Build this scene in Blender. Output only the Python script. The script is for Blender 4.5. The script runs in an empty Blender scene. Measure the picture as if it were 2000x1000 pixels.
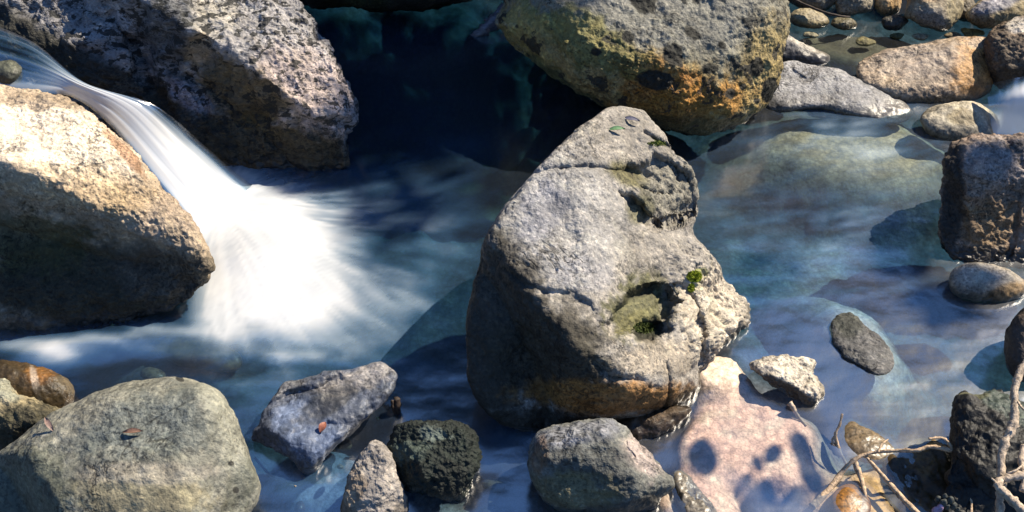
import bpy, math, random
import numpy as np
from mathutils import Vector, Matrix

# ------------------------------------------------------------------ camera, light, exposure
S = bpy.context.scene
COL = S.collection
PITCH = math.radians(42.0)
CAM_H = 2.2
FPX = 1000.0 / math.tan(math.radians(27.5))        # focal length in pixels of the 2000 px wide photo
cam_data = bpy.data.cameras.new('camera')
cam_data.sensor_width = 36.0
cam_data.angle = math.radians(55.0)
cam_data.clip_start = 0.05
cam_data.clip_end = 400.0
cam = bpy.data.objects.new('camera', cam_data)
COL.objects.link(cam)
cam.location = (0, 0, CAM_H)
cam.rotation_euler = (math.pi / 2 - PITCH, 0, 0)
S.camera = cam

SUN = np.array([0.61, 0.32, 0.72]); SUN /= np.linalg.norm(SUN)
SUN_EL = math.asin(SUN[2]); SUN_AZ = math.atan2(SUN[0], SUN[1])
world = bpy.data.worlds.new('World'); S.world = world
world.use_nodes = True
_n = world.node_tree.nodes
_sky = _n.new('ShaderNodeTexSky'); _sky.sky_type = 'NISHITA'; _sky.sun_disc = False
_sky.ozone_density = 9.0; _sky.dust_density = 0.0
_sky.sun_elevation = SUN_EL; _sky.sun_rotation = SUN_AZ
world.node_tree.links.new(_sky.outputs[0], _n['Background'].inputs[0])
_n['Background'].inputs[1].default_value = 0.095
sun_data = bpy.data.lights.new('sun', 'SUN')
sun_data.energy = 5.0; sun_data.angle = math.radians(0.5); sun_data.color = (1.0, 0.88, 0.70)
sun = bpy.data.objects.new('sun', sun_data); COL.objects.link(sun)
sun.location = (6, 4, 8)
sun.rotation_euler = Vector(SUN.tolist()).to_track_quat('Z', 'Y').to_euler()

S.view_settings.view_transform = 'Standard'
S.view_settings.look = 'None'
S.view_settings.exposure = 1.1
S.view_settings.gamma = 1.0
S.view_settings.use_curve_mapping = False
S.cycles.use_denoising = True
try:
    S.cycles.denoiser = 'OPENIMAGEDENOISE'
except Exception:
    pass
S.cycles.max_bounces = 6
S.cycles.transparent_max_bounces = 12
S.cycles.caustics_reflective = False
S.cycles.caustics_refractive = False
S.cycles.sample_clamp_indirect = 4.0

rng = np.random.default_rng(7)

# ------------------------------------------------------------------ photo pixel -> place
C_F = np.array([0, math.cos(PITCH), -math.sin(PITCH)])
C_U = np.array([0, math.sin(PITCH), math.cos(PITCH)])
C_R = np.array([1.0, 0, 0])
C_O = np.array([0, 0, CAM_H])

def ray(px, py):
    px = np.asarray(px, float); py = np.asarray(py, float)
    return C_F + np.multiply.outer((px - 1000) / FPX, C_R) + np.multiply.outer((500 - py) / FPX, C_U)

def at(px, py, z=0.0):
    d = ray(px, py)
    t = (z - CAM_H) / d[..., 2]
    return C_O + d * np.asarray(t)[..., None]

def proj(P):
    q = P - C_O
    dz = q @ C_F
    return 1000 + FPX * (q @ C_R) / dz, 500 - FPX * (q @ C_U) / dz

# ------------------------------------------------------------------ numpy noise
_perm = np.random.default_rng(3).permutation(256)
_perm = np.concatenate([_perm, _perm, _perm])
_g = np.random.default_rng(4).normal(size=(256, 3)); _g /= np.linalg.norm(_g, axis=1)[:, None]

def perlin(P):
    P = np.asarray(P, float)
    i = np.floor(P).astype(np.int64); f = P - i; i &= 255
    u = f * f * f * (f * (f * 6 - 15) + 10)
    out = 0
    for dx in (0, 1):
        wx = u[:, 0] if dx else 1 - u[:, 0]
        for dy in (0, 1):
            wy = u[:, 1] if dy else 1 - u[:, 1]
            for dz in (0, 1):
                wz = u[:, 2] if dz else 1 - u[:, 2]
                h = _perm[_perm[_perm[(i[:, 0] + dx) & 255] + ((i[:, 1] + dy) & 255)] + ((i[:, 2] + dz) & 255)]
                g = _g[h & 255]
                d = g[:, 0] * (f[:, 0] - dx) + g[:, 1] * (f[:, 1] - dy) + g[:, 2] * (f[:, 2] - dz)
                out = out + wx * wy * wz * d
    return out * 1.5

def fbm(P, octaves=4, gain=0.5, lac=2.03):
    a, s, tot = 1.0, 0, 0
    P = np.asarray(P, float)
    for k in range(octaves):
        s = s + a * perlin(P + 17.3 * k); tot += a
        a *= gain; P = P * lac
    return s / tot

def sstep(a, b, x):
    t = np.clip((x - a) / (b - a), 0, 1)
    return t * t * (3 - 2 * t)

def blob(px, py, cx, cy, rx, ry, rot=0.0):
    """1 at the middle, 0 at the rim of a turned ellipse."""
    r = math.radians(rot)
    dx, dy = px - cx, py - cy
    u = (dx * math.cos(r) + dy * math.sin(r)) / rx
    v = (-dx * math.sin(r) + dy * math.cos(r)) / ry
    return np.sqrt(u * u + v * v)

def poly_sd(px, py, poly):
    """signed distance to a polygon, positive inside."""
    P = np.asarray(poly, float); n = len(P)
    d = np.full(px.shape, 1e9); inside = np.zeros(px.shape, bool)
    for k in range(n):
        a, b = P[k], P[(k + 1) % n]
        e = b - a; L = max(e @ e, 1e-9)
        t = np.clip(((px - a[0]) * e[0] + (py - a[1]) * e[1]) / L, 0, 1)
        d = np.minimum(d, np.hypot(px - a[0] - t * e[0], py - a[1] - t * e[1]))
        c = ((a[1] > py) != (b[1] > py))
        with np.errstate(divide='ignore', invalid='ignore'):
            xx = (b[0] - a[0]) * (py - a[1]) / (b[1] - a[1] + 1e-12) + a[0]
        inside ^= c & (px < xx)
    return np.where(inside, d, -d)

def line_d(px, py, pts):
    P = np.asarray(pts, float); d = np.full(px.shape, 1e9)
    for a, b in zip(P[:-1], P[1:]):
        e = b - a; L = max(e @ e, 1e-9)
        t = np.clip(((px - a[0]) * e[0] + (py - a[1]) * e[1]) / L, 0, 1)
        d = np.minimum(d, np.hypot(px - a[0] - t * e[0], py - a[1] - t * e[1]))
    return d

def spline(pts, n=20, closed=False):
    P = np.asarray(pts, float); m = len(P); out = []
    for k in range(m if closed else m - 1):
        if closed:
            p0, p1, p2, p3 = P[(k - 1) % m], P[k], P[(k + 1) % m], P[(k + 2) % m]
        else:
            p0, p1, p2, p3 = P[max(k - 1, 0)], P[k], P[k + 1], P[min(k + 2, m - 1)]
        t = np.linspace(0, 1, n, endpoint=False)[:, None]
        out.append(0.5 * (2 * p1 + (p2 - p0) * t + (2 * p0 - 5 * p1 + 4 * p2 - p3) * t ** 2 + (3 * p1 - p0 - 3 * p2 + p3) * t ** 3))
    if not closed: out.append(P[-1:])
    return np.concatenate(out)

# ------------------------------------------------------------------ mesh helpers
def mesh_from(name, verts, faces, smooth=True):
    me = bpy.data.meshes.new(name)
    verts = np.ascontiguousarray(verts, np.float32); faces = np.ascontiguousarray(faces, np.int32)
    k = faces.shape[1]
    me.vertices.add(len(verts)); me.vertices.foreach_set('co', verts.ravel())
    me.loops.add(faces.size); me.loops.foreach_set('vertex_index', faces.ravel())
    me.polygons.add(len(faces))
    me.polygons.foreach_set('loop_start', np.arange(0, faces.size, k, dtype=np.int32))
    try: me.polygons.foreach_set('loop_total', np.full(len(faces), k, dtype=np.int32))
    except Exception: pass
    me.polygons.foreach_set('use_smooth', np.full(len(faces), smooth, dtype=bool))
    me.update(calc_edges=True); me.validate()
    return me

def set_col(me, name, rgb):
    a = me.color_attributes.new(name, 'FLOAT_COLOR', 'POINT')
    c = np.ones((len(me.vertices), 4), np.float32); c[:, :3] = rgb
    a.data.foreach_set('color', c.ravel())

def set_float(me, name, v):
    a = me.attributes.new(name, 'FLOAT', 'POINT')
    a.data.foreach_set('value', np.ascontiguousarray(v, np.float32))

def link(name, me, mat, loc=(0, 0, 0), parent=None, **props):
    o = bpy.data.objects.new(name, me); COL.objects.link(o)
    o.location = loc
    if mat: me.materials.append(mat)
    if parent is not None: o.parent = parent
    for k, v in props.items(): o[k] = v
    return o

_ico = {}
def icosphere(level):
    if level not in _ico:
        t = (1 + 5 ** 0.5) / 2
        V = np.array([(-1, t, 0), (1, t, 0), (-1, -t, 0), (1, -t, 0), (0, -1, t), (0, 1, t), (0, -1, -t), (0, 1, -t), (t, 0, -1), (t, 0, 1), (-t, 0, -1), (-t, 0, 1)], float)
        V /= np.linalg.norm(V, axis=1)[:, None]
        F = np.array([(0, 11, 5), (0, 5, 1), (0, 1, 7), (0, 7, 10), (0, 10, 11), (1, 5, 9), (5, 11, 4), (11, 10, 2), (10, 7, 6), (7, 1, 8), (3, 9, 4), (3, 4, 2), (3, 2, 6), (3, 6, 8), (3, 8, 9), (4, 9, 5), (2, 4, 11), (6, 2, 10), (8, 6, 7), (9, 8, 1)])
        for _ in range(level):
            E = np.sort(np.concatenate([F[:, [0, 1]], F[:, [1, 2]], F[:, [2, 0]]]), axis=1)
            U, inv = np.unique(E, axis=0, return_inverse=True); inv = inv.ravel()
            M = V[U[:, 0]] + V[U[:, 1]]; M /= np.linalg.norm(M, axis=1)[:, None]
            n = len(V); f = len(F)
            ab, bc, ca = n + inv[:f], n + inv[f:2 * f], n + inv[2 * f:]
            F = np.concatenate([np.stack([F[:, 0], ab, ca], 1), np.stack([F[:, 1], bc, ab], 1), np.stack([F[:, 2], ca, bc], 1), np.stack([ab, bc, ca], 1)])
            V = np.concatenate([V, M])
        _ico[level] = (V, F)
    return _ico[level]

def vnormals(V, F):
    n = np.cross(V[F[:, 1]] - V[F[:, 0]], V[F[:, 2]] - V[F[:, 0]])
    out = np.zeros_like(V)
    for k in range(3):
        for c in range(3):
            out[:, c] += np.bincount(F[:, k], n[:, c], len(V))
    return out / (np.linalg.norm(out, axis=1)[:, None] + 1e-12)

# ------------------------------------------------------------------ materials
class Nodes:
    def __init__(self, name):
        self.m = bpy.data.materials.new(name); self.m.use_nodes = True
        self.t = self.m.node_tree; self.t.nodes.clear()
        self.out = self.t.nodes.new('ShaderNodeOutputMaterial')
    def __call__(self, kind, ins=None, **attrs):
        n = self.t.nodes.new('ShaderNode' + kind)
        for k, v in attrs.items(): setattr(n, k, v)
        for k, v in (ins or {}).items(): self.set(n.inputs[k], v)
        return n
    def set(self, sock, v):
        if isinstance(v, bpy.types.NodeSocket): self.t.links.new(v, sock)
        elif isinstance(v, bpy.types.Node): self.t.links.new(v.outputs[0], sock)
        else:
            if sock.type == 'RGBA' and len(v) == 3: v = (*v, 1)
            sock.default_value = v
    def noise(self, vec, scale, detail=4, rough=0.55, dist=0.0):
        return self('TexNoise', {'Vector': vec, 'Scale': scale, 'Detail': detail, 'Roughness': rough, 'Distortion': dist}).outputs[0]
    def ramp(self, fac, stops):
        n = self('ValToRGB', {0: fac}); e = n.color_ramp.elements
        while len(e) < len(stops): e.new(0.5)
        for k, (p, c) in enumerate(stops):
            e[k].position = p; e[k].color = (c, c, c, 1) if isinstance(c, (int, float)) else (*c, 1)
        return n.outputs[0]
    def range(self, v, a, b, c=0.0, d=1.0):
        return self('MapRange', {0: v, 1: a, 2: b, 3: c, 4: d}).outputs[0]
    def math(self, op, a, b=0.0, clamp=False):
        n = self('Math', operation=op, use_clamp=clamp)
        self.set(n.inputs[0], a); self.set(n.inputs[1], b); return n.outputs[0]
    def mix(self, fac, a, b, blend='MIX'):
        n = self('Mix', data_type='RGBA', blend_type=blend, clamp_factor=True)
        self.set(n.inputs[0], fac); self.set(n.inputs[6], a); self.set(n.inputs[7], b)
        return n.outputs[2]
    def vmath(self, op, a, b):
        n = self('VectorMath', operation=op); self.set(n.inputs[0], a); self.set(n.inputs[1], b); return n.outputs[0]

def stone_material(name, grain=140.0, grain_amt=0.55, light_grain=0.35, pits=0.0, pit_scale=22.0, pit_col=(0.012, 0.013, 0.012),
                   bump=0.5, rough=0.75, wet_z=0.05, wet_dark=0.36, streak=(1, 1, 1), wet_all=0.0):
    N = Nodes(name)
    tc = N('TexCoord').outputs['Object']
    col = N('Attribute', attribute_name='paint').outputs['Color']
    sv = N.vmath('MULTIPLY', tc, streak)
    n1 = N.noise(tc, 9.0, 5, 0.6)
    n2 = N.noise(sv, grain, 2, 0.6)
    n3 = N.noise(sv, grain * 0.42, 3, 0.65)
    n4 = N.noise(N.vmath('ADD', sv, (7.1, 3.3, 1.7)), grain * 0.7, 2, 0.5)
    # broad mottling, then dark and light mineral grains
    c = N.mix(1.0, col, N.ramp(n1, [(0.25, 0.62), (0.5, 1.0), (0.75, 1.3)]), 'MULTIPLY')
    nlow = N.noise(N.vmath('ADD', tc, (3.3, 8.1, 5.2)), 5.0, 4, 0.6, 0.4)
    vary = N.range(nlow, 0.38, 0.62, 0.35, 1.2)
    film = N.ramp(N.noise(N.vmath('ADD', tc, (1.7, 2.2, 9.4)), 11.0, 5, 0.65, 0.5), [(0.54, 0.0), (0.62, 1.0)])
    c = N.mix(N.math('MULTIPLY', film, 0.35), c, N.mix(1.0, c, (1.55, 1.55, 1.40), 'MULTIPLY'))
    vein = N.math('ABSOLUTE', N.math('SUBTRACT', N.noise(N.vmath('ADD', tc, (6.2, 1.1, 4.0)), 3.2, 5, 0.55, 0.8), 0.5))
    vm = N.math('MULTIPLY', N.range(vein, 0.010, 0.002, 0.0, 1.0), N.range(nlow, 0.45, 0.6, 0.0, 0.7))
    c = N.mix(vm, c, N.mix(1.0, c, (0.25, 0.23, 0.2), 'MULTIPLY'))
    dark = N.math('MULTIPLY', N.ramp(n2, [(0.36, 1.0), (0.50, 0.0)]), vary)
    c = N.mix(N.math('MULTIPLY', dark, grain_amt), c, N.mix(1.0, c, (0.16, 0.17, 0.20), 'MULTIPLY'))
    dark2 = N.math('MULTIPLY', N.ramp(n3, [(0.38, 1.0), (0.48, 0.0)]), vary)
    c = N.mix(N.math('MULTIPLY', dark2, grain_amt * 0.85), c, N.mix(1.0, c, (0.22, 0.22, 0.22), 'MULTIPLY'))
    lite = N.ramp(n4, [(0.54, 0.0), (0.66, 1.0)])
    c = N.mix(N.math('MULTIPLY', lite, light_grain), c, N.mix(1.0, c, (2.1, 2.0, 1.9), 'MULTIPLY'))
    if pits > 0:
        pn = N.noise(sv, pit_scale, 4, 0.62, 0.3)
        pm = N.ramp(pn, [(0.60 - 0.12 * pits, 0.0), (0.63 - 0.12 * pits, 1.0)])
        c = N.mix(N.math('MULTIPLY', pm, 0.9), c, pit_col)
    z = N('SeparateXYZ', {0: N('NewGeometry').outputs['Position']}).outputs['Z']
    zz = N.math('ADD', z, N.math('MULTIPLY', N.math('SUBTRACT', n1, 0.5), 0.06))
    wet = N.range(zz, wet_z, wet_z - 0.03, 0.0, 1.0)
    if wet_all: wet = N.math('MAXIMUM', wet, wet_all)
    c = N.mix(wet, c, N.mix(1.0, c, (wet_dark, wet_dark * 0.97, wet_dark * 0.9), 'MULTIPLY'))
    b1 = N('Bump', {'Strength': N.range(wet, 0, 1, bump, bump * .3), 'Distance': 0.012, 'Height': N.math('SUBTRACT', n3, N.math('MULTIPLY', vm, 0.5))})
    b2 = N('Bump', {'Strength': N.range(wet, 0, 1, bump * .8, bump * .15), 'Distance': 0.006, 'Height': n2, 'Normal': b1})
    p = N('BsdfPrincipled', {'Base Color': c, 'Roughness': N.range(wet, 0, 1, rough, 0.4), 'Normal': b2,
                             'Specular IOR Level': N.range(wet, 0, 1, 0.3, 0.45)})
    N.set(N.out.inputs[0], p)
    return N.m

def plain_material(name, col, rough=0.7, scale=60.0, amt=0.5, bump=0.3, stretch=(1, 1, 1), spec=0.3):
    N = Nodes(name)
    tc = N.vmath('MULTIPLY', N('TexCoord').outputs['Object'], stretch)
    n = N.noise(tc, scale, 4, 0.6)
    c = N.mix(1.0, (*col, 1), N.ramp(n, [(0.25, 1 - amt), (0.5, 1.0), (0.75, 1 + amt)]), 'MULTIPLY')
    b = N('Bump', {'Strength': bump, 'Distance': 0.005, 'Height': n})
    N.set(N.out.inputs[0], N('BsdfPrincipled', {'Base Color': c, 'Roughness': rough, 'Normal': b, 'Specular IOR Level': spec}))
    return N.m

# ------------------------------------------------------------------ stones
STONES = {}
def rock(name, label, outline, base=None, plane=None, lean=0.0, hf=0.2, hb=0.15, level=5, p=2.0, q=2.0, center=None,
         facets=(), dents=(), cuts=(), cracks=(), noise=((6, .02, 3), (30, .006, 3)), rough_zones=(), base_col=(.3, .29, .27), paint=(), mat=None,
         category='boulder', group=None, k=0.03, floor=0.3, seed=0.0, kind=None, ridged=0.0):
    """A closed boulder: its outline stands in a plane of its own; the near side bulges hf metres out of it, the far side hb metres.
    facets = flat faces (px, py, lift, normal), cuts = broken-away pieces (polygon, depth, softness), cracks = (polyline, depth, width)."""
    dense = spline(outline, 14, closed=True)
    if plane is not None:
        A = np.array([at(a, b, z) for a, b, z in plane])
        Nn = np.cross(A[1] - A[0], A[2] - A[0]); O = A[0]
    else:
        O = at(base[0], base[1], base[2] if len(base) > 2 else 0.0)
        L = math.radians(lean)
        Nn = -(C_F * math.cos(L)) + C_U * math.sin(L)
    Nn = Nn / np.linalg.norm(Nn)
    if Nn @ C_F > 0: Nn = -Nn
    if center is None: center = dense.mean(0)
    cx, cy = center
    ang = np.arctan2(dense[:, 1] - cy, dense[:, 0] - cx); rad = np.hypot(dense[:, 1] - cy, dense[:, 0] - cx)
    o_ = np.argsort(ang); ang, rad = ang[o_], rad[o_]
    ang = np.concatenate([ang - 2 * np.pi, ang, ang + 2 * np.pi]); rad = np.concatenate([rad, rad, rad])
    th = np.linspace(-np.pi, np.pi, 721)
    Rt = np.interp(th, ang, rad)
    kk = np.exp(-0.5 * (np.arange(-90, 91) / 30.0) ** 2); kk /= kk.sum()
    Rs = np.convolve(np.concatenate([Rt[-181:-1], Rt, Rt[1:181]]), kk, 'same')[180:-180]
    W = -ray(cx, cy); W /= np.linalg.norm(W)
    D, F = icosphere(level)
    rho = np.hypot(D[:, 0], D[:, 1]); theta = np.arctan2(D[:, 1], D[:, 0])
    R1 = np.interp(theta, th, Rt); R0 = np.interp(theta, th, Rs)
    w = rho ** 1.5
    R = R0 * (1 - w) + R1 * w
    px = cx + rho * R * np.cos(theta); py = cy + rho * R * np.sin(theta)
    d = ray(px, py)
    t = ((O - C_O) @ Nn) / (d @ Nn)
    Q = C_O + d * t[:, None]
    front = D[:, 2] > 0
    g = (1 - np.clip(rho, 0, 1) ** p) ** (1 / q)
    h = np.where(front, hf * g, -hb * g)
    fade = sstep(0.0, 0.25, g)
    for (fx, fy, lift, nrm) in facets:
        nrm = np.array(nrm, float); nrm /= np.linalg.norm(nrm)
        if lift is None:      # the face starts where the stone already is at this point
            lift = h[np.argmin(np.where(front, np.hypot(px - fx, py - fy), 1e9))]
        df = ray(fx, fy); P0 = C_O + df * (((O - C_O) @ Nn) / (df @ Nn)) + lift * W
        hm = ((P0 - Q) @ nrm) / max(W @ nrm, 0.12)
        x = h - hm
        hn = np.where(x > k, hm, np.where(x < -k, h, h - (x + k) ** 2 / (4 * k)))
        h = np.where(front, np.maximum(hn, floor * hf * g), h)
    for (ex, ey, rx, ry, rot, dep) in dents:
        b = blob(px, py, ex, ey, rx, ry, rot)
        h = np.where(front, h - dep * (1 - sstep(0.0, 1.0, b)), h)
    nz = fbm(np.stack([px * 0.05, py * 0.05, np.full_like(px, seed)], 1), 3)
    for (poly, dep, soft) in cuts:
        sd = poly_sd(px, py, poly) + nz * 10
        h = np.where(front, h - dep * sstep(-soft * .5, soft, sd) * fade, h)
    for (pts, dep, wd) in cracks:
        ld = line_d(px + nz * 8, py + np.roll(nz, 7) * 0 + nz * 6, pts)
        h = np.where(front, h - dep * np.exp(-(ld / wd) ** 2), h)
    V = Q + h[:, None] * W
    nrm = vnormals(V, F)
    if ((V - V.mean(0)) * nrm).sum() < 0:
        F = F[:, ::-1]; nrm = -nrm
    amp = np.ones(len(V))
    for (zx, zy, rx, ry, rot, mul) in rough_zones:
        amp += (mul - 1) * (1 - sstep(0.6, 1.1, blob(px, py, zx, zy, rx, ry, rot))) * front
    for (fr, am, oc) in noise:
        nn = fbm(V * fr + seed * 3.1, oc)
        if ridged: nn = nn * (1 - ridged) + ridged * (0.35 - np.abs(nn) * 2)
        V = V + nrm * (am * 1.8 * nn * amp)[:, None]
    # stains, moss, lichen, mineral bands, plus shade and sunlight painted on some faces
    c = np.tile(np.array(base_col, float), (len(V), 1))
    n_a = fbm(V * 14 + 5, 4); n_b = fbm(V * 45 + 9, 3)
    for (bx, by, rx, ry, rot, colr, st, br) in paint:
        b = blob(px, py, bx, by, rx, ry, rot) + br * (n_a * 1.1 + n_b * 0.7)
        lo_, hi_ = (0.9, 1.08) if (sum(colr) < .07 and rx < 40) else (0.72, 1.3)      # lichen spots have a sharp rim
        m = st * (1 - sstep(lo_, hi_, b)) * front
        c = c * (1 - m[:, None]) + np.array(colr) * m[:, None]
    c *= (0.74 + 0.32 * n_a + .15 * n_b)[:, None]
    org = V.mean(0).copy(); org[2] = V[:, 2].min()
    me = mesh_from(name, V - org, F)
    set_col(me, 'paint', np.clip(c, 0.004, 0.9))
    o = link(name, me, mat, org.tolist(), label=label, category=category)
    if group: o['group'] = group
    if kind: o['kind'] = kind
    STONES[label] = o
    return o

def ell(cx, cy, rx, ry, rot=0, n=10, jit=0.06, seed=1):
    r = np.random.default_rng(seed); a = np.linspace(0, 2 * np.pi, n, endpoint=False)
    k = 1 + r.normal(0, jit, n); c, s = math.cos(math.radians(rot)), math.sin(math.radians(rot))
    x, y = rx * k * np.cos(a), ry * k * np.sin(a)
    return np.stack([cx + x * c - y * s, cy + x * s + y * c], 1)

granite = stone_material('granite', grain=120, grain_amt=0.68, light_grain=0.48, bump=0.6)
granite_rough = stone_material('pitted_granite', grain=110, grain_amt=0.75, light_grain=0.4, pits=0.5, pit_scale=26, bump=0.8, streak=(.75, 1, 1.35))
lichen_stone = stone_material('lichen_stone', grain=110, grain_amt=0.72, light_grain=0.5, pits=0.12, pit_scale=11, bump=0.75)
smooth_stone = stone_material('river_stone', grain=115, grain_amt=0.68, light_grain=0.42, bump=0.4, rough=0.6)
wet_stone = stone_material('wet_stone', grain=115, grain_amt=0.6, light_grain=0.6, bump=0.5, wet_all=0.55, wet_dark=0.7)
dark_stone = stone_material('matte_dark_stone', grain=110, grain_amt=0.6, light_grain=0.8, bump=0.5, wet_z=-.5)
mossy_stone = stone_material('mossy_stone', grain=100, grain_amt=0.4, light_grain=0.6, bump=0.9, wet_dark=0.7)

MOSS = (.055, .065, .018); RUST = (.26, .12, .035); DARK = (.02, .02, .017); OCHRE = (.36, .24, .09); CREAM = (.5, .46, .38); BLUEG = (.2, .22, .27)
OLIVE = (.11, .11, .045); PINK = (.46, .38, .35); BROWN = (.16, .11, .06); GREY = (.3, .29, .27)

# --- big stones
rock('boulder', 'huge pitted granite boulder at upper left, pale above and dark brown below',
     [(-140, 40), (-160, -160), (120, -230), (470, -180), (572, -20), (600, 40), (612, 75), (645, 100), (668, 150), (692, 212), (688, 235), (668, 248), (672, 330), (560, 350), (400, 352), (200, 290), (20, 170)],
     base=(550, 335, -0.03), lean=6, hf=0.44, hb=0.45, level=7, p=2.6, q=1.8, k=0.02, seed=1.0,
     facets=[(540, 120, .24, (.28, -.28, .9)), (230, 40, .27, (-.3, -.45, .82)), (480, 130, None, (-.42, -.9, .06)), (250, 145, None, (-.38, -.92, .0)), (640, 236, None, (.1, -.98, .08))],
     cuts=[([(372, 72), (398, 74), (470, 125), (560, 195), (690, 262), (690, 360), (380, 360), (395, 205), (362, 150)], .03, 12)],
     cracks=[([(208, -20), (222, 30), (240, 60), (262, 85), (280, 140), (290, 160)], .03, 5), ([(262, 80), (285, 130), (300, 175), (330, 215)], .05, 14), ([(570, 92), (590, 78), (612, 80)], .02, 8)],
     noise=((4, .03, 3), (16, .018, 4), (55, .006, 3)), base_col=(.32, .31, .31),
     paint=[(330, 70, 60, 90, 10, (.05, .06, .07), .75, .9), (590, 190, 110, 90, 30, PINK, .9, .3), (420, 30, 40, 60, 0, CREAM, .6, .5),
            (540, 300, 190, 75, 12, (.06, .05, .025), .95, .25), (470, 180, 110, 50, 32, (.1, .075, .03), .9, .35), (250, 190, 230, 50, 28, (.035, .034, .025), .95, .3), (60, 90, 120, 50, 35, (.035, .034, .025), .95, .25), (390, 95, 22, 30, 20, (.4, .3, .18), .8, .3), (370, 185, 50, 20, 30, (.3, .28, .33), .6, .4)],  # brown lower blobs also paint shade into the lower faces
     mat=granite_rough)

rock('boulder', 'rounded boulder at left with sunlit cream top and dark mossy underside by the cascade',
     [(-200, 210), (-60, 180), (40, 180), (110, 188), (165, 210), (230, 268), (290, 335), (340, 400), (378, 445), (400, 490), (402, 530), (385, 560), (352, 592), (240, 625), (110, 655), (-40, 660), (-220, 600), (-290, 400)],
     base=(180, 640, -0.02), lean=8, hf=0.42, hb=0.3, level=7, p=2.4, q=1.9, k=0.06, seed=2.0,
     facets=[(120, 290, .25, (.12, -.12, 1.0)), (345, 430, .17, (.45, -.35, .8)), (150, 400, None, (-.30, -.95, .02)), (385, 500, None, (-.05, -.98, .05))],
     cuts=[([(0, 395), (150, 400), (230, 450), (300, 470), (380, 500), (402, 540), (350, 600), (100, 660), (-100, 650)], .02, 14)],
     noise=((5, .02, 3), (18, .011, 4), (70, .004, 3)), base_col=(.4, .32, .23),
     paint=[(90, 275, 190, 75, 12, (.80, .69, .54), .92, .3), (150, 370, 150, 40, 8, (.5, .36, .2), .5, .5), (200, 560, 260, 95, 6, (.03, .03, .018), .95, .2), (60, 470, 110, 60, 5, (.06, .06, .022), .8, .5),  # cream top carries painted sun glow; underside moss darkened with painted shade
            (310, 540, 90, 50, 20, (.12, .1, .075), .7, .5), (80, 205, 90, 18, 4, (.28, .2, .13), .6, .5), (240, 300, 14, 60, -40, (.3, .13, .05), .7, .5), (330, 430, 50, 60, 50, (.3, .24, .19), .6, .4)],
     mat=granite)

rock('boulder', 'rounded yellow-green lichen boulder at the top centre with black lichen spots',
     [(980, 10), (985, -60), (1080, -150), (1280, -190), (1460, -140), (1520, -40), (1535, 30), (1532, 100), (1512, 160), (1490, 205), (1455, 235), (1400, 256), (1340, 260), (1285, 252), (1225, 225), (1150, 190), (1090, 160), (1030, 118), (985, 65), (972, 40)],
     base=(1330, 262, -0.02), lean=4, hf=0.38, hb=0.35, level=7, p=2.2, q=2.0, k=0.03, seed=3.0,
     facets=[(1250, 20, .33, (.05, -.45, .88)), (1440, 160, .22, (.45, -.75, .45))],
     noise=((4, .025, 3), (18, .010, 4), (60, .004, 3)), base_col=(.2, .19, .14),
     paint=[(1300, 30, 220, 80, 0, (.20, .20, .18), .8, .4), (1260, 165, 250, 60, 10, (.34, .235, .085), .85, .5), (1480, 120, 50, 90, 15, (.3, .23, .09), .7, .5), (1080, 90, 110, 60, 40, (.33, .27, .08), .85, .6), (1230, 150, 200, 60, 28, (.38, .28, .12), .8, .5), (1290, 165, 90, 40, 20, (.40, .17, .03), .9, .7), (1160, 80, 120, 40, 30, (.17, .17, .05), .7, .7),
            (1340, 195, 150, 35, -8, (.40, .2, .04), .8, .7), (1480, 150, 40, 80, 10, (.33, .25, .1), .6, .5), (1300, 240, 120, 28, 5, (.05, .05, .02), .8, .5), (1110, 165, 90, 22, 33, (.07, .1, .05), .8, .4),
            (1278, 150, 32, 18, 0, (.012, .013, .01), .98, 0.27), (1495, 172, 16, 25, 0, (.012, .013, .01), .98, 0.23), (1412, 178, 11, 10, 0, (.012, .013, .01), .98, 0.18), (1345, 68, 17, 10, 30, (.012, .013, .01), .98, 0.27), (1260, 8, 25, 20, 0, (.012, .013, .01), .98, 0.36), (1465, 130, 15, 20, 0, (.012, .013, .01), .98, 0.36), (1372, 130, 17, 10, 0, (.012, .013, .01), .98, 0.27), (1230, 75, 12, 10, 0, (.012, .013, .01), .98, 0.27), (1310, 105, 17, 25, 0, (.012, .013, .01), .98, 0.54), (1470, 193, 8, 6, 0, (.012, .013, .01), .98, 0.18), (1440, 165, 8, 7, 0, (.012, .013, .01), .98, 0.18), (1396, 88, 7, 7, 0, (.012, .013, .01), .98, 0.18), (1175, 100, 10, 7, 0, (.012, .013, .01), .98, 0.27)],
     mat=lichen_stone)

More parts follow.
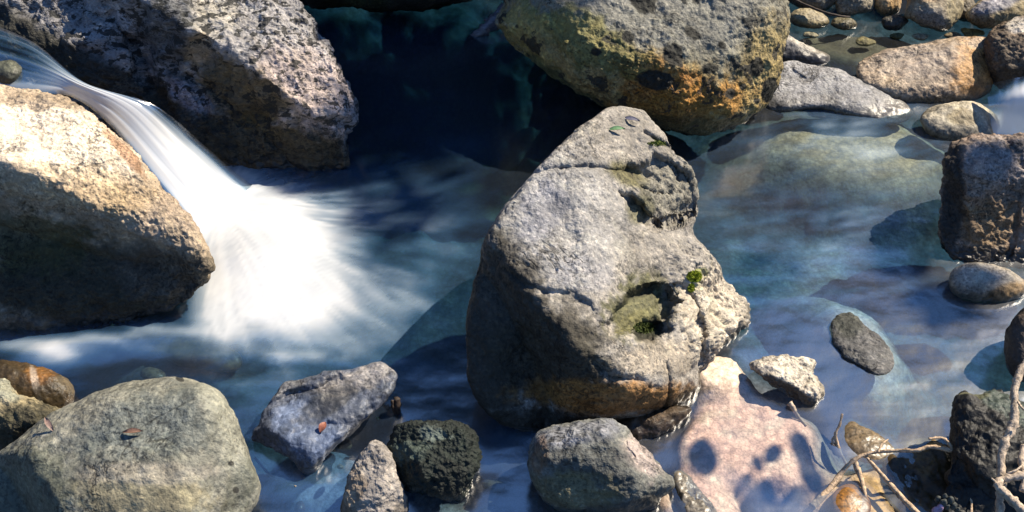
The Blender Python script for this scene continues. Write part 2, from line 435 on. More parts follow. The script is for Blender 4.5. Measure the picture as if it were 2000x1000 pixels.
rock('boulder', 'tall pointed grey granite boulder in midstream with a broken craggy right side',
     [(1165, 232), (1190, 215), (1225, 211), (1255, 216), (1280, 240), (1303, 275), (1318, 300), (1345, 335), (1358, 380), (1361, 415), (1350, 455), (1385, 505), (1405, 530), (1440, 575), (1462, 605), (1452, 635), (1415, 662), (1390, 690), (1365, 725), (1366, 760), (1345, 790), (1290, 815), (1200, 830), (1120, 845), (1050, 850), (985, 830), (935, 780), (912, 720), (912, 640), (925, 560), (948, 480), (985, 415), (1030, 360), (1070, 315), (1110, 270)],
     plane=[(1050, 852, -.02), (1452, 630, -.01), (1215, 212, .5)], hf=0.36, hb=0.25, level=7, p=2.3, q=2.0, center=(1160, 570), k=0.025, seed=4.0,
     facets=[(1120, 460, .27, (-.25, -.42, .87)), (1330, 640, .2, (.55, -.3, .78)), (1230, 270, .15, (.1, -.35, .93)), (1050, 575, None, (-.72, -.66, .22)), (1200, 715, None, (-.12, -.97, .18))],
     cuts=[([(1196, 341), (1220, 325), (1256, 325), (1274, 303), (1304, 308), (1325, 322), (1362, 350), (1375, 400), (1346, 428), (1280, 447), (1262, 410), (1245, 380), (1235, 362)], .05, 7),
           ([(1203, 383), (1232, 386), (1250, 400), (1285, 440), (1240, 448), (1220, 412)], .05, 6),
           ([(1192, 602), (1232, 566), (1268, 556), (1300, 562), (1322, 592), (1304, 606), (1304, 640), (1262, 664), (1232, 654), (1188, 646), (1176, 632)], .065, 9),
           ([(1380, 500), (1480, 600), (1440, 660), (1400, 650), (1350, 560)], .035, 8)],
     cracks=[([(1030, 352), (1080, 340), (1150, 336), (1200, 342)], .018, 4), ([(1255, 262), (1275, 275), (1304, 287)], .02, 5), ([(1274, 446), (1310, 434), (1355, 425)], .035, 6), ([(1070, 570), (1110, 575), (1150, 590), (1160, 610)], .012, 6), ([(1000, 530), (1040, 560), (1075, 570)], .01, 6),
             ([(1290, 700), (1293, 740), (1290, 790)], .018, 4), ([(1322, 560), (1350, 600), (1360, 650), (1355, 700)], .03, 8), ([(1345, 530), (1335, 560), (1345, 585)], .02, 6), ([(1160, 690), (1190, 720), (1240, 725)], .02, 8), ([(1250, 370), (1270, 380), (1310, 380)], .02, 4)],
     dents=[(1258, 640, 42, 26, -15, .06), (1300, 580, 16, 40, 20, .03), (1255, 345, 40, 20, 20, .03)],
     rough_zones=[(1380, 610, 100, 140, -30, 2.8), (1310, 380, 60, 80, 0, 2.6), (1250, 620, 60, 50, 0, 1.6)],
     noise=((5, .016, 3), (18, .006, 4), (60, .004, 3)), base_col=(.29, .27, .24), ridged=0.25,
     paint=[(1090, 430, 120, 130, -30, (.34, .335, .325), .8, .3), (960, 650, 90, 200, 8, (.034, .03, .022), .97, .35), (1070, 690, 120, 110, 0, (.034, .03, .02), .95, .35), (1000, 560, 70, 70, -40, (.06, .055, .045), .85, .5), (1060, 420, 40, 60, 30, (.2, .21, .26), .5, .7), (1140, 540, 60, 30, 10, (.34, .34, .36), .5, .5), (1190, 762, 170, 34, 0, (.26, .13, .035), .92, .4), (1120, 825, 200, 30, 4, (.03, .026, .018), .9, .3),  # paints shade on the left and lower faces, blue skylight higher up
            (1245, 600, 65, 55, -20, (.1, .1, .035), .85, .7), (1230, 625, 40, 14, -30, (.16, .15, .06), .7, .5), (1262, 640, 34, 20, -20, (.015, .016, .008), .95, .3), (1240, 572, 50, 10, -20, (.03, .03, .015), .8, .4), (1225, 350, 40, 24, 20, (.12, .11, .03), .8, .3), (1310, 370, 60, 60, 0, (.17, .165, .13), .7, .4), (1245, 415, 26, 30, 40, (.08, .08, .04), .8, .3),  # near-black blobs put the shade of hollow and overhang into the colour
            (1355, 540, 14, 9, -40, (.22, .26, .02), .95, .3), (1352, 560, 8, 12, 10, (.2, .24, .02), .9, .3), (1385, 610, 70, 80, -30, (.58, .51, .40), .8, .4), (1280, 690, 80, 30, -5, (.36, .31, .24), .7, .4), (1285, 280, 18, 6, 25, MOSS, .9, .2), (1330, 770, 40, 20, -20, (.07, .055, .03), .8, .4), (1260, 640, 18, 10, 0, (.03, .04, .01), .9, .2)],  # pale crag blob paints sunlight onto the right side
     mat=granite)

rock('boulder', 'smooth grey-green boulder filling the lower left corner with two fallen reddish leaves',
     [(-60, 960), (0, 885), (70, 820), (150, 785), (240, 755), (320, 740), (360, 737), (405, 745), (432, 775), (455, 820), (480, 880), (503, 935), (508, 965), (495, 1000), (440, 1090), (250, 1140), (20, 1130), (-80, 1060)],
     base=(250, 1130, -.04), lean=10, hf=0.2, hb=0.2, level=7, p=2.4, q=2.0, k=.03, seed=5.0,
     facets=[(230, 850, .16, (-.05, -.35, .93)), (455, 900, .09, (.65, -.4, .6)), (60, 950, .1, (-.6, -.7, .3))],
     noise=((5, .012, 3), (25, .004, 4)), base_col=(.20, .20, .165),
     paint=[(300, 830, 130, 60, -12, (.14, .16, .15), .7, .7), (130, 830, 110, 30, -25, (.33, .32, .26), .6, .4), (430, 840, 30, 110, -20, (.3, .3, .24), .7, .3), (280, 960, 130, 50, 0, (.27, .23, .13), .6, .6), (60, 960, 90, 90, 0, (.09, .1, .07), .7, .5), (470, 950, 35, 50, 20, (.1, .11, .09), .6, .9), (300, 925, 130, 20, 0, (.36, .33, .28), .5, .5), (350, 742, 8, 4, 0, DARK, .9, .2), (445, 905, 6, 5, 0, DARK, .9, .2), (455, 955, 7, 6, 0, DARK, .9, .2)],
     mat=smooth_stone)

# --- stones round the pool
rock('stone', 'rounded grey stone with a sunlit pinkish right end in front of the tall middle boulder',
     [(1035, 880), (1055, 845), (1100, 828), (1165, 818), (1205, 828), (1235, 855), (1262, 885), (1295, 925), (1312, 945), (1290, 970), (1270, 992), (1200, 1002), (1110, 1000), (1060, 975), (1038, 930)],
     base=(1150, 1000, -.015), lean=6, hf=.13, hb=.12, level=6, p=2.3, seed=6.0, k=.015,
     facets=[(1130, 870, .11, (-.15, -.3, .94)), (1260, 900, .075, (.6, -.25, .75)), (1130, 960, .09, (-.2, -.85, .4))],
     cracks=[([(1227, 850), (1222, 875), (1235, 890)], .008, 3)],
     noise=((10, .012, 3), (40, .005, 4)), base_col=(.16, .165, .15),
     paint=[(1255, 890, 35, 50, -40, PINK, .8, .5), (1130, 850, 90, 22, -8, (.24, .25, .29), .7, .4), (1170, 915, 75, 60, 0, (.075, .08, .075), .85, .5), (1120, 960, 80, 35, 5, (.2, .18, .1), .8, .5), (1060, 890, 14, 35, 0, (.25, .15, .08), .6, .5), (1240, 985, 70, 15, -10, (.06, .055, .05), .8, .4)],  # pink right end has sunlight painted into it
     mat=granite, category='rock')

rock('stone', 'black mossy stone with pale flecks standing in the shallow blue water',
     [(762, 865), (775, 830), (800, 822), (850, 826), (905, 830), (928, 850), (936, 895), (930, 925), (905, 965), (880, 973), (830, 965), (785, 950), (770, 910)],
     base=(850, 972, -.01), lean=10, hf=.09, hb=.09, level=6, p=2.8, seed=7.0, k=.012,
     facets=[(850, 880, .075, (0, -.3, .95)), (800, 930, .06, (-.5, -.6, .5))],
     noise=((14, .014, 3), (60, .007, 4)), base_col=(.011, .017, .014), paint=[(850, 850, 30, 12, 0, (.16, .2, .18), .6, 1.2), (800, 880, 40, 20, 0, (.09, .12, .1), .5, 1.3), (880, 930, 30, 30, 0, (.01, .012, .01), .6, .5)],
     mat=mossy_stone, category='rock')

rock('stone', 'pale speckled wedge-shaped stone leaning against the black mossy stone',
     [(680, 930), (700, 890), (722, 862), (740, 862), (760, 880), (772, 915), (785, 955), (795, 1000), (760, 1030), (700, 1035), (665, 1000)],
     base=(730, 1030, -.02), lean=8, hf=.07, hb=.08, level=6, seed=8.0, k=.012,
     facets=[(730, 930, .06, (-.35, -.3, .88)), (780, 960, .03, (.7, -.5, .4))], noise=((14, .008, 3), (60, .004, 4)), base_col=(.33, .3, .27),
     paint=[(690, 970, 25, 50, 20, (.22, .16, .1), .6, .6)], mat=granite, category='rock')

rock('stone', 'flat angular wet stone with painted-in blue sky reflection and a small brown leaf on it',
     [(490, 858), (510, 815), (535, 775), (560, 745), (610, 735), (660, 722), (705, 712), (745, 710), (768, 728), (773, 745), (758, 775), (730, 805), (700, 830), (650, 880), (600, 925), (560, 890), (520, 872)],
     base=(600, 922, -.01), lean=22, hf=.09, hb=.1, level=6, p=3.0, seed=9.0, k=.012, center=(640, 805),
     facets=[(590, 830, .055, (-.05, -.12, .99)), (710, 760, .075, (.1, -.35, .92)), (735, 790, .035, (.65, -.6, .4)), (540, 880, .03, (-.5, -.7, .4))],
     cracks=[([(530, 790), (570, 770), (620, 760), (660, 738)], .016, 8), ([(640, 830), (690, 830), (720, 800)], .014, 9)],
     noise=((12, .010, 3), (45, .0025, 4)), base_col=(.11, .13, .18), paint=[(700, 740, 70, 25, -18, (.4, .38, .37), .85, .6), (600, 840, 70, 50, 30, (.17, .23, .38), .8, .5), (640, 790, 80, 22, -30, (.05, .05, .05), .7, .5), (550, 760, 40, 16, -20, (.3, .29, .27), .5, .5)],  # blue sky reflection is put into the stone colour
     mat=wet_stone, category='rock')

rock('stone', 'brownish rock wedge at lower left, overlapped by the smooth grey-green boulder',
     [(-80, 760), (0, 748), (40, 765), (90, 790), (122, 800), (100, 830), (40, 870), (0, 910), (-80, 940), (-120, 850)],
     base=(20, 900, -.03), lean=0, hf=.12, hb=.12, level=6, p=2.4, seed=10.0, k=.012, facets=[(50, 785, .1, (.2, -.1, .97)), (20, 850, .1, (-.2, -.95, .05))],
     noise=((12, .015, 3), (40, .006, 4)), base_col=(.3, .25, .15), paint=[(0, 760, 40, 20, 20, (.25, .28, .24), .6, .4), (20, 850, 110, 45, -25, (.03, .03, .018), .9, .5)], mat=granite, category='rock')

rock('stone', 'glossy amber-brown wet stone with a white quartz band at the left edge',
     [(-100, 720), (0, 706), (50, 708), (90, 722), (125, 745), (145, 765), (140, 800), (100, 830), (30, 830), (-90, 810)],
     base=(60, 825, -.03), lean=4, hf=.12, hb=.1, level=6, seed=11.0, noise=((10, .01, 3), (40, .003, 3)), base_col=(.08, .05, .02),
     paint=[(70, 735, 28, 16, 10, (.26, .12, .03), .8, .4), (20, 740, 40, 30, 20, (.04, .028, .012), .8, .4), (68, 748, 7, 36, -12, (.42, .36, .3), .7, .4), (95, 780, 30, 26, 10, (.06, .042, .015), .7, .6), (125, 755, 18, 10, 30, (.2, .16, .1), .7, .5), (30, 790, 60, 20, 0, DARK, .7, .4)],
     mat=wet_stone, category='rock')

rock('stone', 'small dark oval rock poking out of the blue shallows on the right',
     [(1625, 635), (1640, 612), (1665, 612), (1690, 635), (1725, 665), (1746, 695), (1742, 722), (1715, 732), (1680, 715), (1645, 690), (1628, 662)],
     base=(1700, 728, .0), lean=45, hf=.022, hb=.06, level=5, seed=12.0, noise=((16, .006, 3), (60, .003, 3)), base_col=(.10, .10, .10),
     paint=[(1655, 630, 35, 25, 40, (.035, .04, .03), .8, .4), (1700, 680, 40, 18, 45, (.14, .14, .14), .6, .8)], mat=dark_stone, category='rock')

rock('stone', 'flat angular sunlit stone with a dark broken front edge by the sand',
     [(1466, 712), (1495, 698), (1540, 695), (1590, 705), (1588, 730), (1608, 760), (1600, 785), (1585, 790), (1540, 775), (1500, 748)],
     base=(1590, 789, -.005), lean=30, hf=.05, hb=.06, level=6, p=3.2, seed=13.0, k=.008, facets=[(1540, 725, .042, (.25, .02, .97)), (1540, 765, .02, (-.45, -.88, .1))],
     cracks=[([(1570, 755), (1578, 735), (1596, 735)], .01, 4)], noise=((16, .008, 3), (50, .005, 4)), base_col=(.58, .52, .43),
     paint=[(1535, 762, 80, 16, 26, (.05, .042, .03), .9, .4)], mat=granite, category='rock')  # dark band paints the front side's shade

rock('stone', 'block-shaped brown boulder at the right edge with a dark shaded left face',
     [(1842, 330), (1855, 290), (1890, 268), (1960, 264), (2040, 268), (2110, 330), (2110, 470), (2060, 545), (2010, 530), (1960, 520), (1890, 515), (1845, 490), (1835, 420)],
     base=(1900, 518, -.02), lean=4, hf=.13, hb=.2, level=6, p=3.2, q=2.2, seed=14.0, k=.015,
     facets=[(1960, 300, .10, (.15, -.35, .92)), (1900, 360, None, (.15, -.88, .42)), (1892, 400, None, (-.9, -.42, -.05))],
     cracks=[([(1990, 380), (1985, 440), (1970, 500)], .02, 6), ([(1960, 270), (1985, 300), (2000, 340)], .015, 6)],
     noise=((7, .014, 3), (25, .011, 4), (70, .005, 3)), base_col=(.27, .2, .15),
     paint=[(1950, 310, 70, 45, 0, (.31, .28, .27), .7, .4), (1930, 440, 60, 50, 0, (.2, .13, .06), .7, .5), (1858, 410, 22, 130, 4, (.03, .028, .024), .9, .2), (1930, 505, 80, 22, 5, (.04, .04, .035), .8, .4), (1985, 290, 22, 12, 10, (.08, .07, .06), .6, .6)], mat=granite)  # near-black left strip puts that face's shade into the colour

rock('stone', 'smooth tan stone half in shade below the block-shaped brown boulder',
     [(1852, 545), (1870, 520), (1905, 512), (1950, 520), (1990, 538), (2012, 560), (1995, 580), (1960, 590), (1910, 590), (1868, 578)],
     base=(1930, 592, -.015), lean=12, hf=.06, hb=.07, level=5, seed=15.0, noise=((12, .006, 3), (50, .002, 3)), base_col=(.4, .35, .28),
     paint=[(1965, 570, 40, 14, -20, (.28, .17, .06), .8, .4), (1900, 530, 60, 20, 10, (.42, .39, .34), .5, .3)], mat=smooth_stone, category='rock')

rock('stone', 'dark brown rock cut by the right edge of the picture below the tan stone',
     [(1960, 690), (1962, 655), (1985, 620), (2010, 600), (2070, 600), (2090, 680), (2060, 745), (2000, 750), (1970, 725)],
     base=(2000, 750, -.02), lean=4, hf=.1, hb=.1, level=5, seed=16.0, noise=((10, .01, 3), (40, .003, 3)), base_col=(.07, .055, .045), mat=smooth_stone, category='rock')

rock('stone', 'black wedge of rock with a greenish sloping top behind the roots at the lower right',
     [(1868, 800), (1874, 768), (1905, 770), (1940, 762), (1990, 790), (2080, 850), (2110, 980), (2060, 1110), (1890, 1100), (1845, 1000), (1858, 880)],
     base=(1940, 1050, .03), lean=26, hf=.08, hb=.14, level=6, p=3, seed=17.0, k=.012, facets=[(1950, 800, .12, (.5, .1, .85)), (1890, 880, .09, (-.75, -.65, .05)), (1960, 920, .11, (-.3, -.9, .2))],
     noise=((9, .018, 3), (35, .009, 4)), base_col=(.018, .018, .017), paint=[(1960, 790, 70, 18, 32, (.07, .095, .08), .8, .35), (1900, 772, 30, 8, 0, (.16, .16, .09), .8, .4)], mat=smooth_stone, category='rock')

# --- stones at the upper right
rock('stone', 'long flat grey slab sloping into the water right of the lichen boulder',
     [(1490, 180), (1515, 135), (1545, 120), (1600, 128), (1660, 145), (1720, 172), (1765, 200), (1782, 225), (1745, 245), (1680, 232), (1600, 215), (1500, 215)],
     base=(1640, 225, -.02), lean=30, hf=.07, hb=.1, level=6, p=2.6, seed=18.0, k=.012, facets=[(1620, 175, .06, (.0, -.2, .97))],
     cracks=[([(1545, 125), (1550, 140), (1570, 152)], .012, 4)], noise=((8, .01, 3), (30, .003, 4)), base_col=(.3, .3, .31), paint=[(1750, 220, 40, 18, 20, (.36, .34, .36), .6, .3)], mat=granite, category='rock')
rock('stone', 'broad pinkish-grey rock with an orange right end, water sliding over its left side',
     [(1672, 130), (1700, 105), (1760, 92), (1830, 78), (1900, 72), (1935, 80), (1947, 115), (1942, 160), (1925, 185), (1890, 200), (1800, 210), (1720, 195), (1680, 165)],
     base=(1850, 203, -.03), lean=16, hf=.11, hb=.12, level=6, p=2.5, seed=19.0, k=.015, facets=[(1790, 140, .09, (-.15, -.3, .94)), (1915, 140, .07, (.4, -.5, .75))],
     noise=((7, .012, 3), (30, .004, 4)), base_col=(.40, .31, .22), paint=[(1905, 130, 45, 60, 10, (.50, .27, .09), .85, .5), (1790, 120, 80, 35, -8, (.36, .30, .25), .6, .4), (1915, 175, 22, 18, 0, (.2, .1, .04), .7, .4), (1915, 85, 25, 10, 0, (.5, .42, .33), .6, .3)], mat=smooth_stone, category='rock')
rock('stone', 'low cream stone under the veil of water beside the white side cascade',
     [(1795, 232), (1815, 208), (1860, 198), (1905, 200), (1940, 220), (1952, 255), (1930, 280), (1860, 280), (1815, 262)],
     base=(1870, 280, -.03), lean=16, hf=.08, hb=.08, level=5, seed=20.0, noise=((10, .008, 3), (40, .002, 3)), base_col=(.46, .41, .31), paint=[(1880, 230, 30, 16, 10, (.26, .19, .08), .6, .5), (1940, 250, 16, 24, 0, (.2, .2, .2), .5, .3)], mat=smooth_stone, category='rock')
rock('stone', 'low dark slab with a bright sunlit rim tucked behind the grey slab',
     [(1510, 90), (1530, 66), (1560, 78), (1600, 98), (1622, 112), (1610, 130), (1560, 128), (1515, 122)],
     base=(1570, 130, -.02), lean=14, hf=.05, hb=.07, level=5, seed=21.0, k=.01, facets=[(1575, 85, .04, (.1, .1, 1)), (1560, 112, .04, (-.1, -.95, .2))], noise=((10, .006, 3), (40, .003, 3)), base_col=(.1, .1, .11), paint=[(1570, 84, 60, 9, 24, (.5, .46, .4), .9, .3)], mat=smooth_stone, category='rock')  # sunlit rim is painted as a bright strip
G7 = 'stones piled along the far water edge'
rock('stone', 'small flat oval grey and yellow stone beside the lichen boulder', ell(1581, 37, 38, 20, 8, seed=2, jit=.03), base=(1585, 57, -.005), lean=10, hf=.06, hb=.06, level=5, seed=22.0, noise=((12, .005, 3), (50, .002, 3)), base_col=(.32, .27, .17), paint=[(1590, 47, 30, 8, 10, (.36, .3, .15), .7, .4)], mat=smooth_stone, category='rock', group=G7)
rock('stone', 'dark blackish stone cut by the top edge behind the oval stone', ell(1590, -10, 60, 32, 5, seed=3), base=(1590, 25, .0), lean=0, hf=.1, hb=.1, level=5, seed=23.0, base_col=(.1, .1, .09), paint=[(1620, 0, 25, 20, 0, (.2, .19, .15), .5, .5)], noise=((10, .008, 3), (50, .003, 3)), mat=smooth_stone, category='rock', group=G7)
rock('stone', 'grey stone with a straight lower edge cut by the top edge of the picture', [(1636, 28), (1632, -20), (1655, -50), (1690, -50), (1706, -10), (1703, 18), (1680, 27), (1655, 34)], base=(1660, 34, .0), lean=2, hf=.09, hb=.1, level=5, seed=24.0, base_col=(.26, .23, .17), noise=((10, .008, 3), (50, .003, 3)), mat=granite, category='rock', group=G7)
rock('stone', 'small tan stone standing between the grey stone and the big pale one', [(1706, 5), (1704, -30), (1740, -45), (1762, -20), (1760, 10), (1752, 24), (1730, 30), (1712, 20)], base=(1732, 30, .0), lean=2, hf=.08, hb=.09, level=5, seed=25.0, base_col=(.44, .29, .14), noise=((10, .008, 3), (50, .003, 3)), mat=smooth_stone, category='rock', group=G7)
rock('stone', 'big pale rounded stone with a shaded foot at the top right water edge', [(1766, 30), (1775, 0), (1800, -40), (1850, -50), (1880, -10), (1878, 25), (1862, 50), (1838, 63), (1805, 55), (1780, 40)], base=(1835, 63, .0), lean=3, hf=.12, hb=.12, level=5, seed=26.0, base_col=(.40, .33, .22), paint=[(1820, 35, 30, 20, 0, (.24, .23, .22), .6, .6), (1800, -5, 40, 14, 0, (.3, .18, .08), .6, .4), (1865, 20, 18, 40, 0, (.3, .26, .15), .6, .4)], noise=((8, .01, 3), (50, .003, 3)), mat=smooth_stone, category='rock', group=G7)
rock('stone', 'bluish-topped yellow stone near the top right corner', [(1888, 30), (1905, 8), (1940, -15), (2010, -30), (2050, 10), (2030, 38), (1985, 45), (1940, 55), (1905, 50)], base=(1930, 56, .03), lean=5, hf=.1, hb=.1, level=5, seed=27.0, base_col=(.34, .27, .14), paint=[(1945, 8, 50, 14, -20, (.3, .3, .36), .8, .3), (1915, 40, 30, 14, 10, (.24, .13, .06), .6, .4)], noise=((9, .008, 3), (50, .003, 3)), mat=smooth_stone, category='rock', group=G7)
rock('stone', 'dark mottled brown boulder cut by the right edge near the top corner', [(1922, 90), (1935, 60), (1970, 40), (2020, 32), (2070, 60), (2080, 130), (2050, 190), (1990, 182), (1945, 165), (1925, 125)], base=(1980, 180, -.01), lean=2, hf=.16, hb=.15, level=6, seed=28.0, base_col=(.17, .12, .08), paint=[(1992, 52, 26, 14, 0, (.6, .55, .48), .9, .25), (1960, 110, 40, 50, 0, (.1, .08, .06), .7, .8), (1985, 160, 60, 30, 0, (.03, .025, .02), .8, .3)], noise=((8, .012, 3), (40, .006, 3)), mat=granite, category='rock', group=G7)  # small pale blob is a painted sun patch

rock('stone', 'small olive-brown stone wedged low between the oval stone and the grey straight-edged stone', ell(1648, 46, 26, 13, 10, seed=12), base=(1648, 59, .0), lean=6, hf=.05, hb=.06, level=5, seed=41.0, base_col=(.16, .14, .08), noise=((12, .006, 3), (50, .003, 3)), mat=smooth_stone, category='rock', group=G7)
rock('stone', 'small dark stone under the small tan stone at the top right', ell(1748, 44, 24, 14, -6, seed=13), base=(1748, 58, .0), lean=6, hf=.05, hb=.06, level=5, seed=42.0, base_col=(.09, .085, .07), noise=((12, .006, 3), (50, .003, 3)), mat=smooth_stone, category='rock', group=G7)
rock('stone', 'brownish stone filling the gap left of the bluish-topped yellow stone', ell(1888, 20, 22, 26, 0, seed=14), base=(1888, 46, .0), lean=4, hf=.06, hb=.07, level=5, seed=43.0, base_col=(.12, .10, .07), noise=((12, .006, 3), (50, .003, 3)), mat=smooth_stone, category='rock', group=G7)

# --- dark or half-hidden ones
rock('stone', 'small dark wet rock with blue water running round it at the left edge', ell(12, 145, 34, 28, 10, seed=5), base=(15, 172, .42), lean=6, hf=.07, hb=.07, level=5, seed=29.0, base_col=(.05, .055, .045), paint=[(10, 130, 26, 12, 0, (.16, .17, .13), .6, .5)], noise=((12, .006, 3), (50, .002, 3)), mat=wet_stone, category='rock')
rock('boulder', 'dark mossy boulder in deep shade cut by the top edge of the picture', [(560, -40), (640, -90), (800, -110), (950, -80), (965, -25), (880, 8), (760, 18), (640, 14), (580, 0)], base=(760, 18, .0), lean=4, hf=.3, hb=.3, level=6, seed=30.0, base_col=(.035, .034, .02), paint=[(690, 5, 60, 14, 0, (.09, .09, .025), .6, .5)], noise=((6, .02, 3), (30, .008, 3)), mat=mossy_stone)
rock('stone', 'dark brown rock mostly under water at the foot of the tall middle boulder', [(1190, 845), (1210, 815), (1270, 800), (1330, 790), (1352, 800), (1330, 830), (1290, 855), (1250, 868), (1210, 865)], base=(1250, 868, -.03), lean=20, hf=.05, hb=.06, level=5, seed=31.0, base_col=(.07, .045, .025), noise=((14, .008, 3), (50, .003, 3)), mat=granite, category='rock')
rock('stone', 'tan stone under the silky run of water between the left boulders', ell(385, 690, 85, 32, 12, seed=6), base=(385, 725, -.1), lean=38, hf=.06, hb=.06, level=5, seed=32.0, base_col=(.42, .33, .19), noise=((8, .008, 3),), mat=smooth_stone, category='rock')
rock('stone', 'pale pebble under water above the smooth grey-green boulder', ell(298, 732, 26, 13, 5, seed=7), base=(298, 745, -.08), lean=38, hf=.03, hb=.03, level=4, seed=33.0, base_col=(.5, .46, .34), noise=((8, .004, 3),), mat=smooth_stone, category='pebble')
rock('stone', 'orange-amber stone under water at the lower right below the root', [(1625, 975), (1640, 952), (1670, 945), (1695, 965), (1702, 995), (1680, 1020), (1640, 1015)], base=(1665, 1010, -.012), lean=46, hf=.02, hb=.03, level=5, seed=34.0, base_col=(.72, .33, .06), noise=((10, .004, 3),), mat=smooth_stone, category='rock')
rock('stone', 'brown slab under water behind the forked root at the lower right', [(1720, 880), (1760, 860), (1830, 862), (1880, 900), (1900, 980), (1880, 1060), (1790, 1050), (1750, 960)], base=(1800, 1050, -.022), lean=46, hf=.028, hb=.06, level=5, seed=35.0, base_col=(.46, .28, .09), paint=[(1850, 960, 40, 80, 0, (.08, .06, .03), .7, .4), (1740, 985, 40, 50, 0, (.7, .52, .25), .8, .4), (1770, 930, 20, 70, -40, (.06, .05, .03), .7, .4)], noise=((8, .01, 3), (40, .003, 3)), mat=smooth_stone, category='rock')
rock('stone', 'bright tan submerged stone behind the thin upright twig', [(1640, 830), (1665, 818), (1720, 850), (1760, 880), (1740, 905), (1690, 905), (1650, 880)], base=(1690, 905, -.02), lean=46, hf=.04, hb=.04, level=5, seed=36.0, base_col=(.44, .33, .2), noise=((8, .006, 3), (40, .002, 3)), mat=smooth_stone, category='rock')

# ------------------------------------------------------------------ stream bed (one sheet out to the horizon, rising into banks)
def axis(a, b, step, far, grow=1.35):
    core = np.arange(a, b + step * .5, step); lo, hi = [a], [b]; s = step
    while lo[-1] > -far: s *= grow; lo.append(lo[-1] - s)
    s = step
    while hi[-1] < far: s *= grow; hi.append(hi[-1] + s)
    return np.concatenate([lo[:0:-1], core, hi[1:]])
def grid(xs, ys):
    X, Y = np.meshgrid(xs, ys); nx, ny = len(xs), len(ys)
    i = np.arange(nx * ny).reshape(ny, nx)
    F = np.stack([i[:-1, :-1], i[:-1, 1:], i[1:, 1:], i[1:, :-1]], -1).reshape(-1, 4)
    return X.ravel(), Y.ravel(), F

def bed_height(x, y):
    P = np.stack([x, y, np.zeros_like(x)], 1)
    ok = y > 0.2
    px, py = proj(np.stack([x, np.where(ok, y, .2), np.zeros_like(x)], 1))
    n = fbm(P * 3, 4)
    z = -.24 + .05 * n
    def lift(cx, cy, rx, ry, rot, top, br=.35):
        nonlocal z
        b = blob(px, py, cx, cy, rx, ry, rot) + br * n
        m = 1 - sstep(.45, 1.15, b)
        z = z * (1 - m) + top * m
    lift(780, 160, 420, 210, 0, -.7)
    lift(1690, 265, 290, 110, 8, -.07, .25)
    lift(1480, 850, 230, 150, 38, -.02)
    lift(1370, 980, 160, 90, 20, -.02)
    lift(1740, 960, 200, 120, 0, -.02)
    lift(1680, 600, 200, 60, 30, -.12)
    lift(1700, 660, 150, 100, 45, -.06, .3)
    lift(950, 940, 190, 90, 0, -.11)
    lift(640, 900, 160, 120, 0, -.12)
    lift(360, 690, 220, 80, 10, -.12)
    lift(1405, 725, 80, 55, 10, .008, .1)
    lift(1375, 870, 90, 80, 0, -.02, .2)
    lift(1680, 80, 200, 50, 5, -.03, .5)
    z = z + .012 * fbm(P * 14, 3)
    # banks
    left = sstep(-1.5, -2.6, x + .12 * (y - 3)) * sstep(2.3, 2.7, y)
    z = z * (1 - left) + left * (.22 + .1 * n)
    d = np.maximum(np.maximum(y - 4.7, np.abs(x) - 3.1), 0)
    z = z + 0.42 * d - .006 * np.minimum(d, 30) ** 2 + .25 * sstep(0, 3, d) * fbm(P * .6, 3)
    near = np.maximum(1.15 - y, 0)
    z = z + .35 * np.minimum(near, 1.2)
    return z, px, py, n

xs = axis(-3.0, 3.0, .014, 60); ys = axis(1.1, 4.9, .014, 60)
X, Y, F = grid(xs, ys)
Z, BX, BY, bn = bed_height(X, Y)
me = mesh_from('stream_bed', np.stack([X, Y, Z], 1), F)
P3 = np.stack([X, Y, Z], 1)
c = np.tile(np.array([.05, .075, .09]), (len(X), 1))
n5 = fbm(P3 * 5 + 2, 4); n20 = fbm(P3 * 22 + 8, 3)
def bedpaint(cx, cy, rx, ry, rot, colr, st, br=.5):
    global c
    b = blob(BX, BY, cx, cy, rx, ry, rot) + br * (n5 + .5 * n20)
    m = st * (1 - sstep(.35, 1.3, b)); m = np.where(Y > .3, m, 0)
    c = c * (1 - m[:, None]) + np.array(colr) * m[:, None]
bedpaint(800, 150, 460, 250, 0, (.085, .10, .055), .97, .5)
bedpaint(1700, 260, 270, 90, 8, (.60, .48, .29), .95, .5)
bedpaint(1480, 850, 260, 190, 38, (.72, .46, .35), .97, .25)
bedpaint(1370, 980, 180, 100, 20, (.72, .46, .35), .97, .25)
bedpaint(1740, 960, 170, 100, 0, (.5, .31, .11), .9, .4)
bedpaint(1650, 880, 70, 60, 30, (.56, .40, .28), .9, .4)
bedpaint(1640, 520, 320, 210, 20, (.09, .145, .21), .9, .6)
bedpaint(1600, 500, 200, 60, 30, (.3, .31, .27), .8, 1.0)  # pale patches here and just below paint sun dapples onto the bed
bedpaint(1480, 480, 110, 90, 20, (.18, .22, .2), .8, .9)
bedpaint(1740, 620, 120, 50, 35, (.5, .5, .44), .9, .6)
bedpaint(1640, 420, 60, 60, 0, (.36, .37, .32), .8, .9)
bedpaint(1830, 700, 140, 60, 30, (.16, .19, .2), .7, .8)
bedpaint(640, 900, 190, 110, 0, (.16, .22, .32), .85, .6)
bedpaint(900, 930, 150, 100, 0, (.2, .26, .36), .85, .6)
bedpaint(1375, 870, 100, 90, 0, (.72, .46, .35), .97, .25)
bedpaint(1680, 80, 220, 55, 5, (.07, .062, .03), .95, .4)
bedpaint(1695, 670, 120, 80, 45, (.6, .6, .54), .95, .3)
bedpaint(1690, 668, 78, 48, 48, (.07, .10, .15), .9, .15)
bedpaint(1950, 990, 130, 80, 0, (.03, .03, .02), .95, .2)
bedpaint(950, 940, 160, 90, -50, (.32, .3, .25), .8, .5)
bedpaint(800, 700, 150, 110, 0, (.06, .08, .09), .8, .6)
bedpaint(1400, 715, 90, 60, 0, (.62, .50, .38), .95, .3)
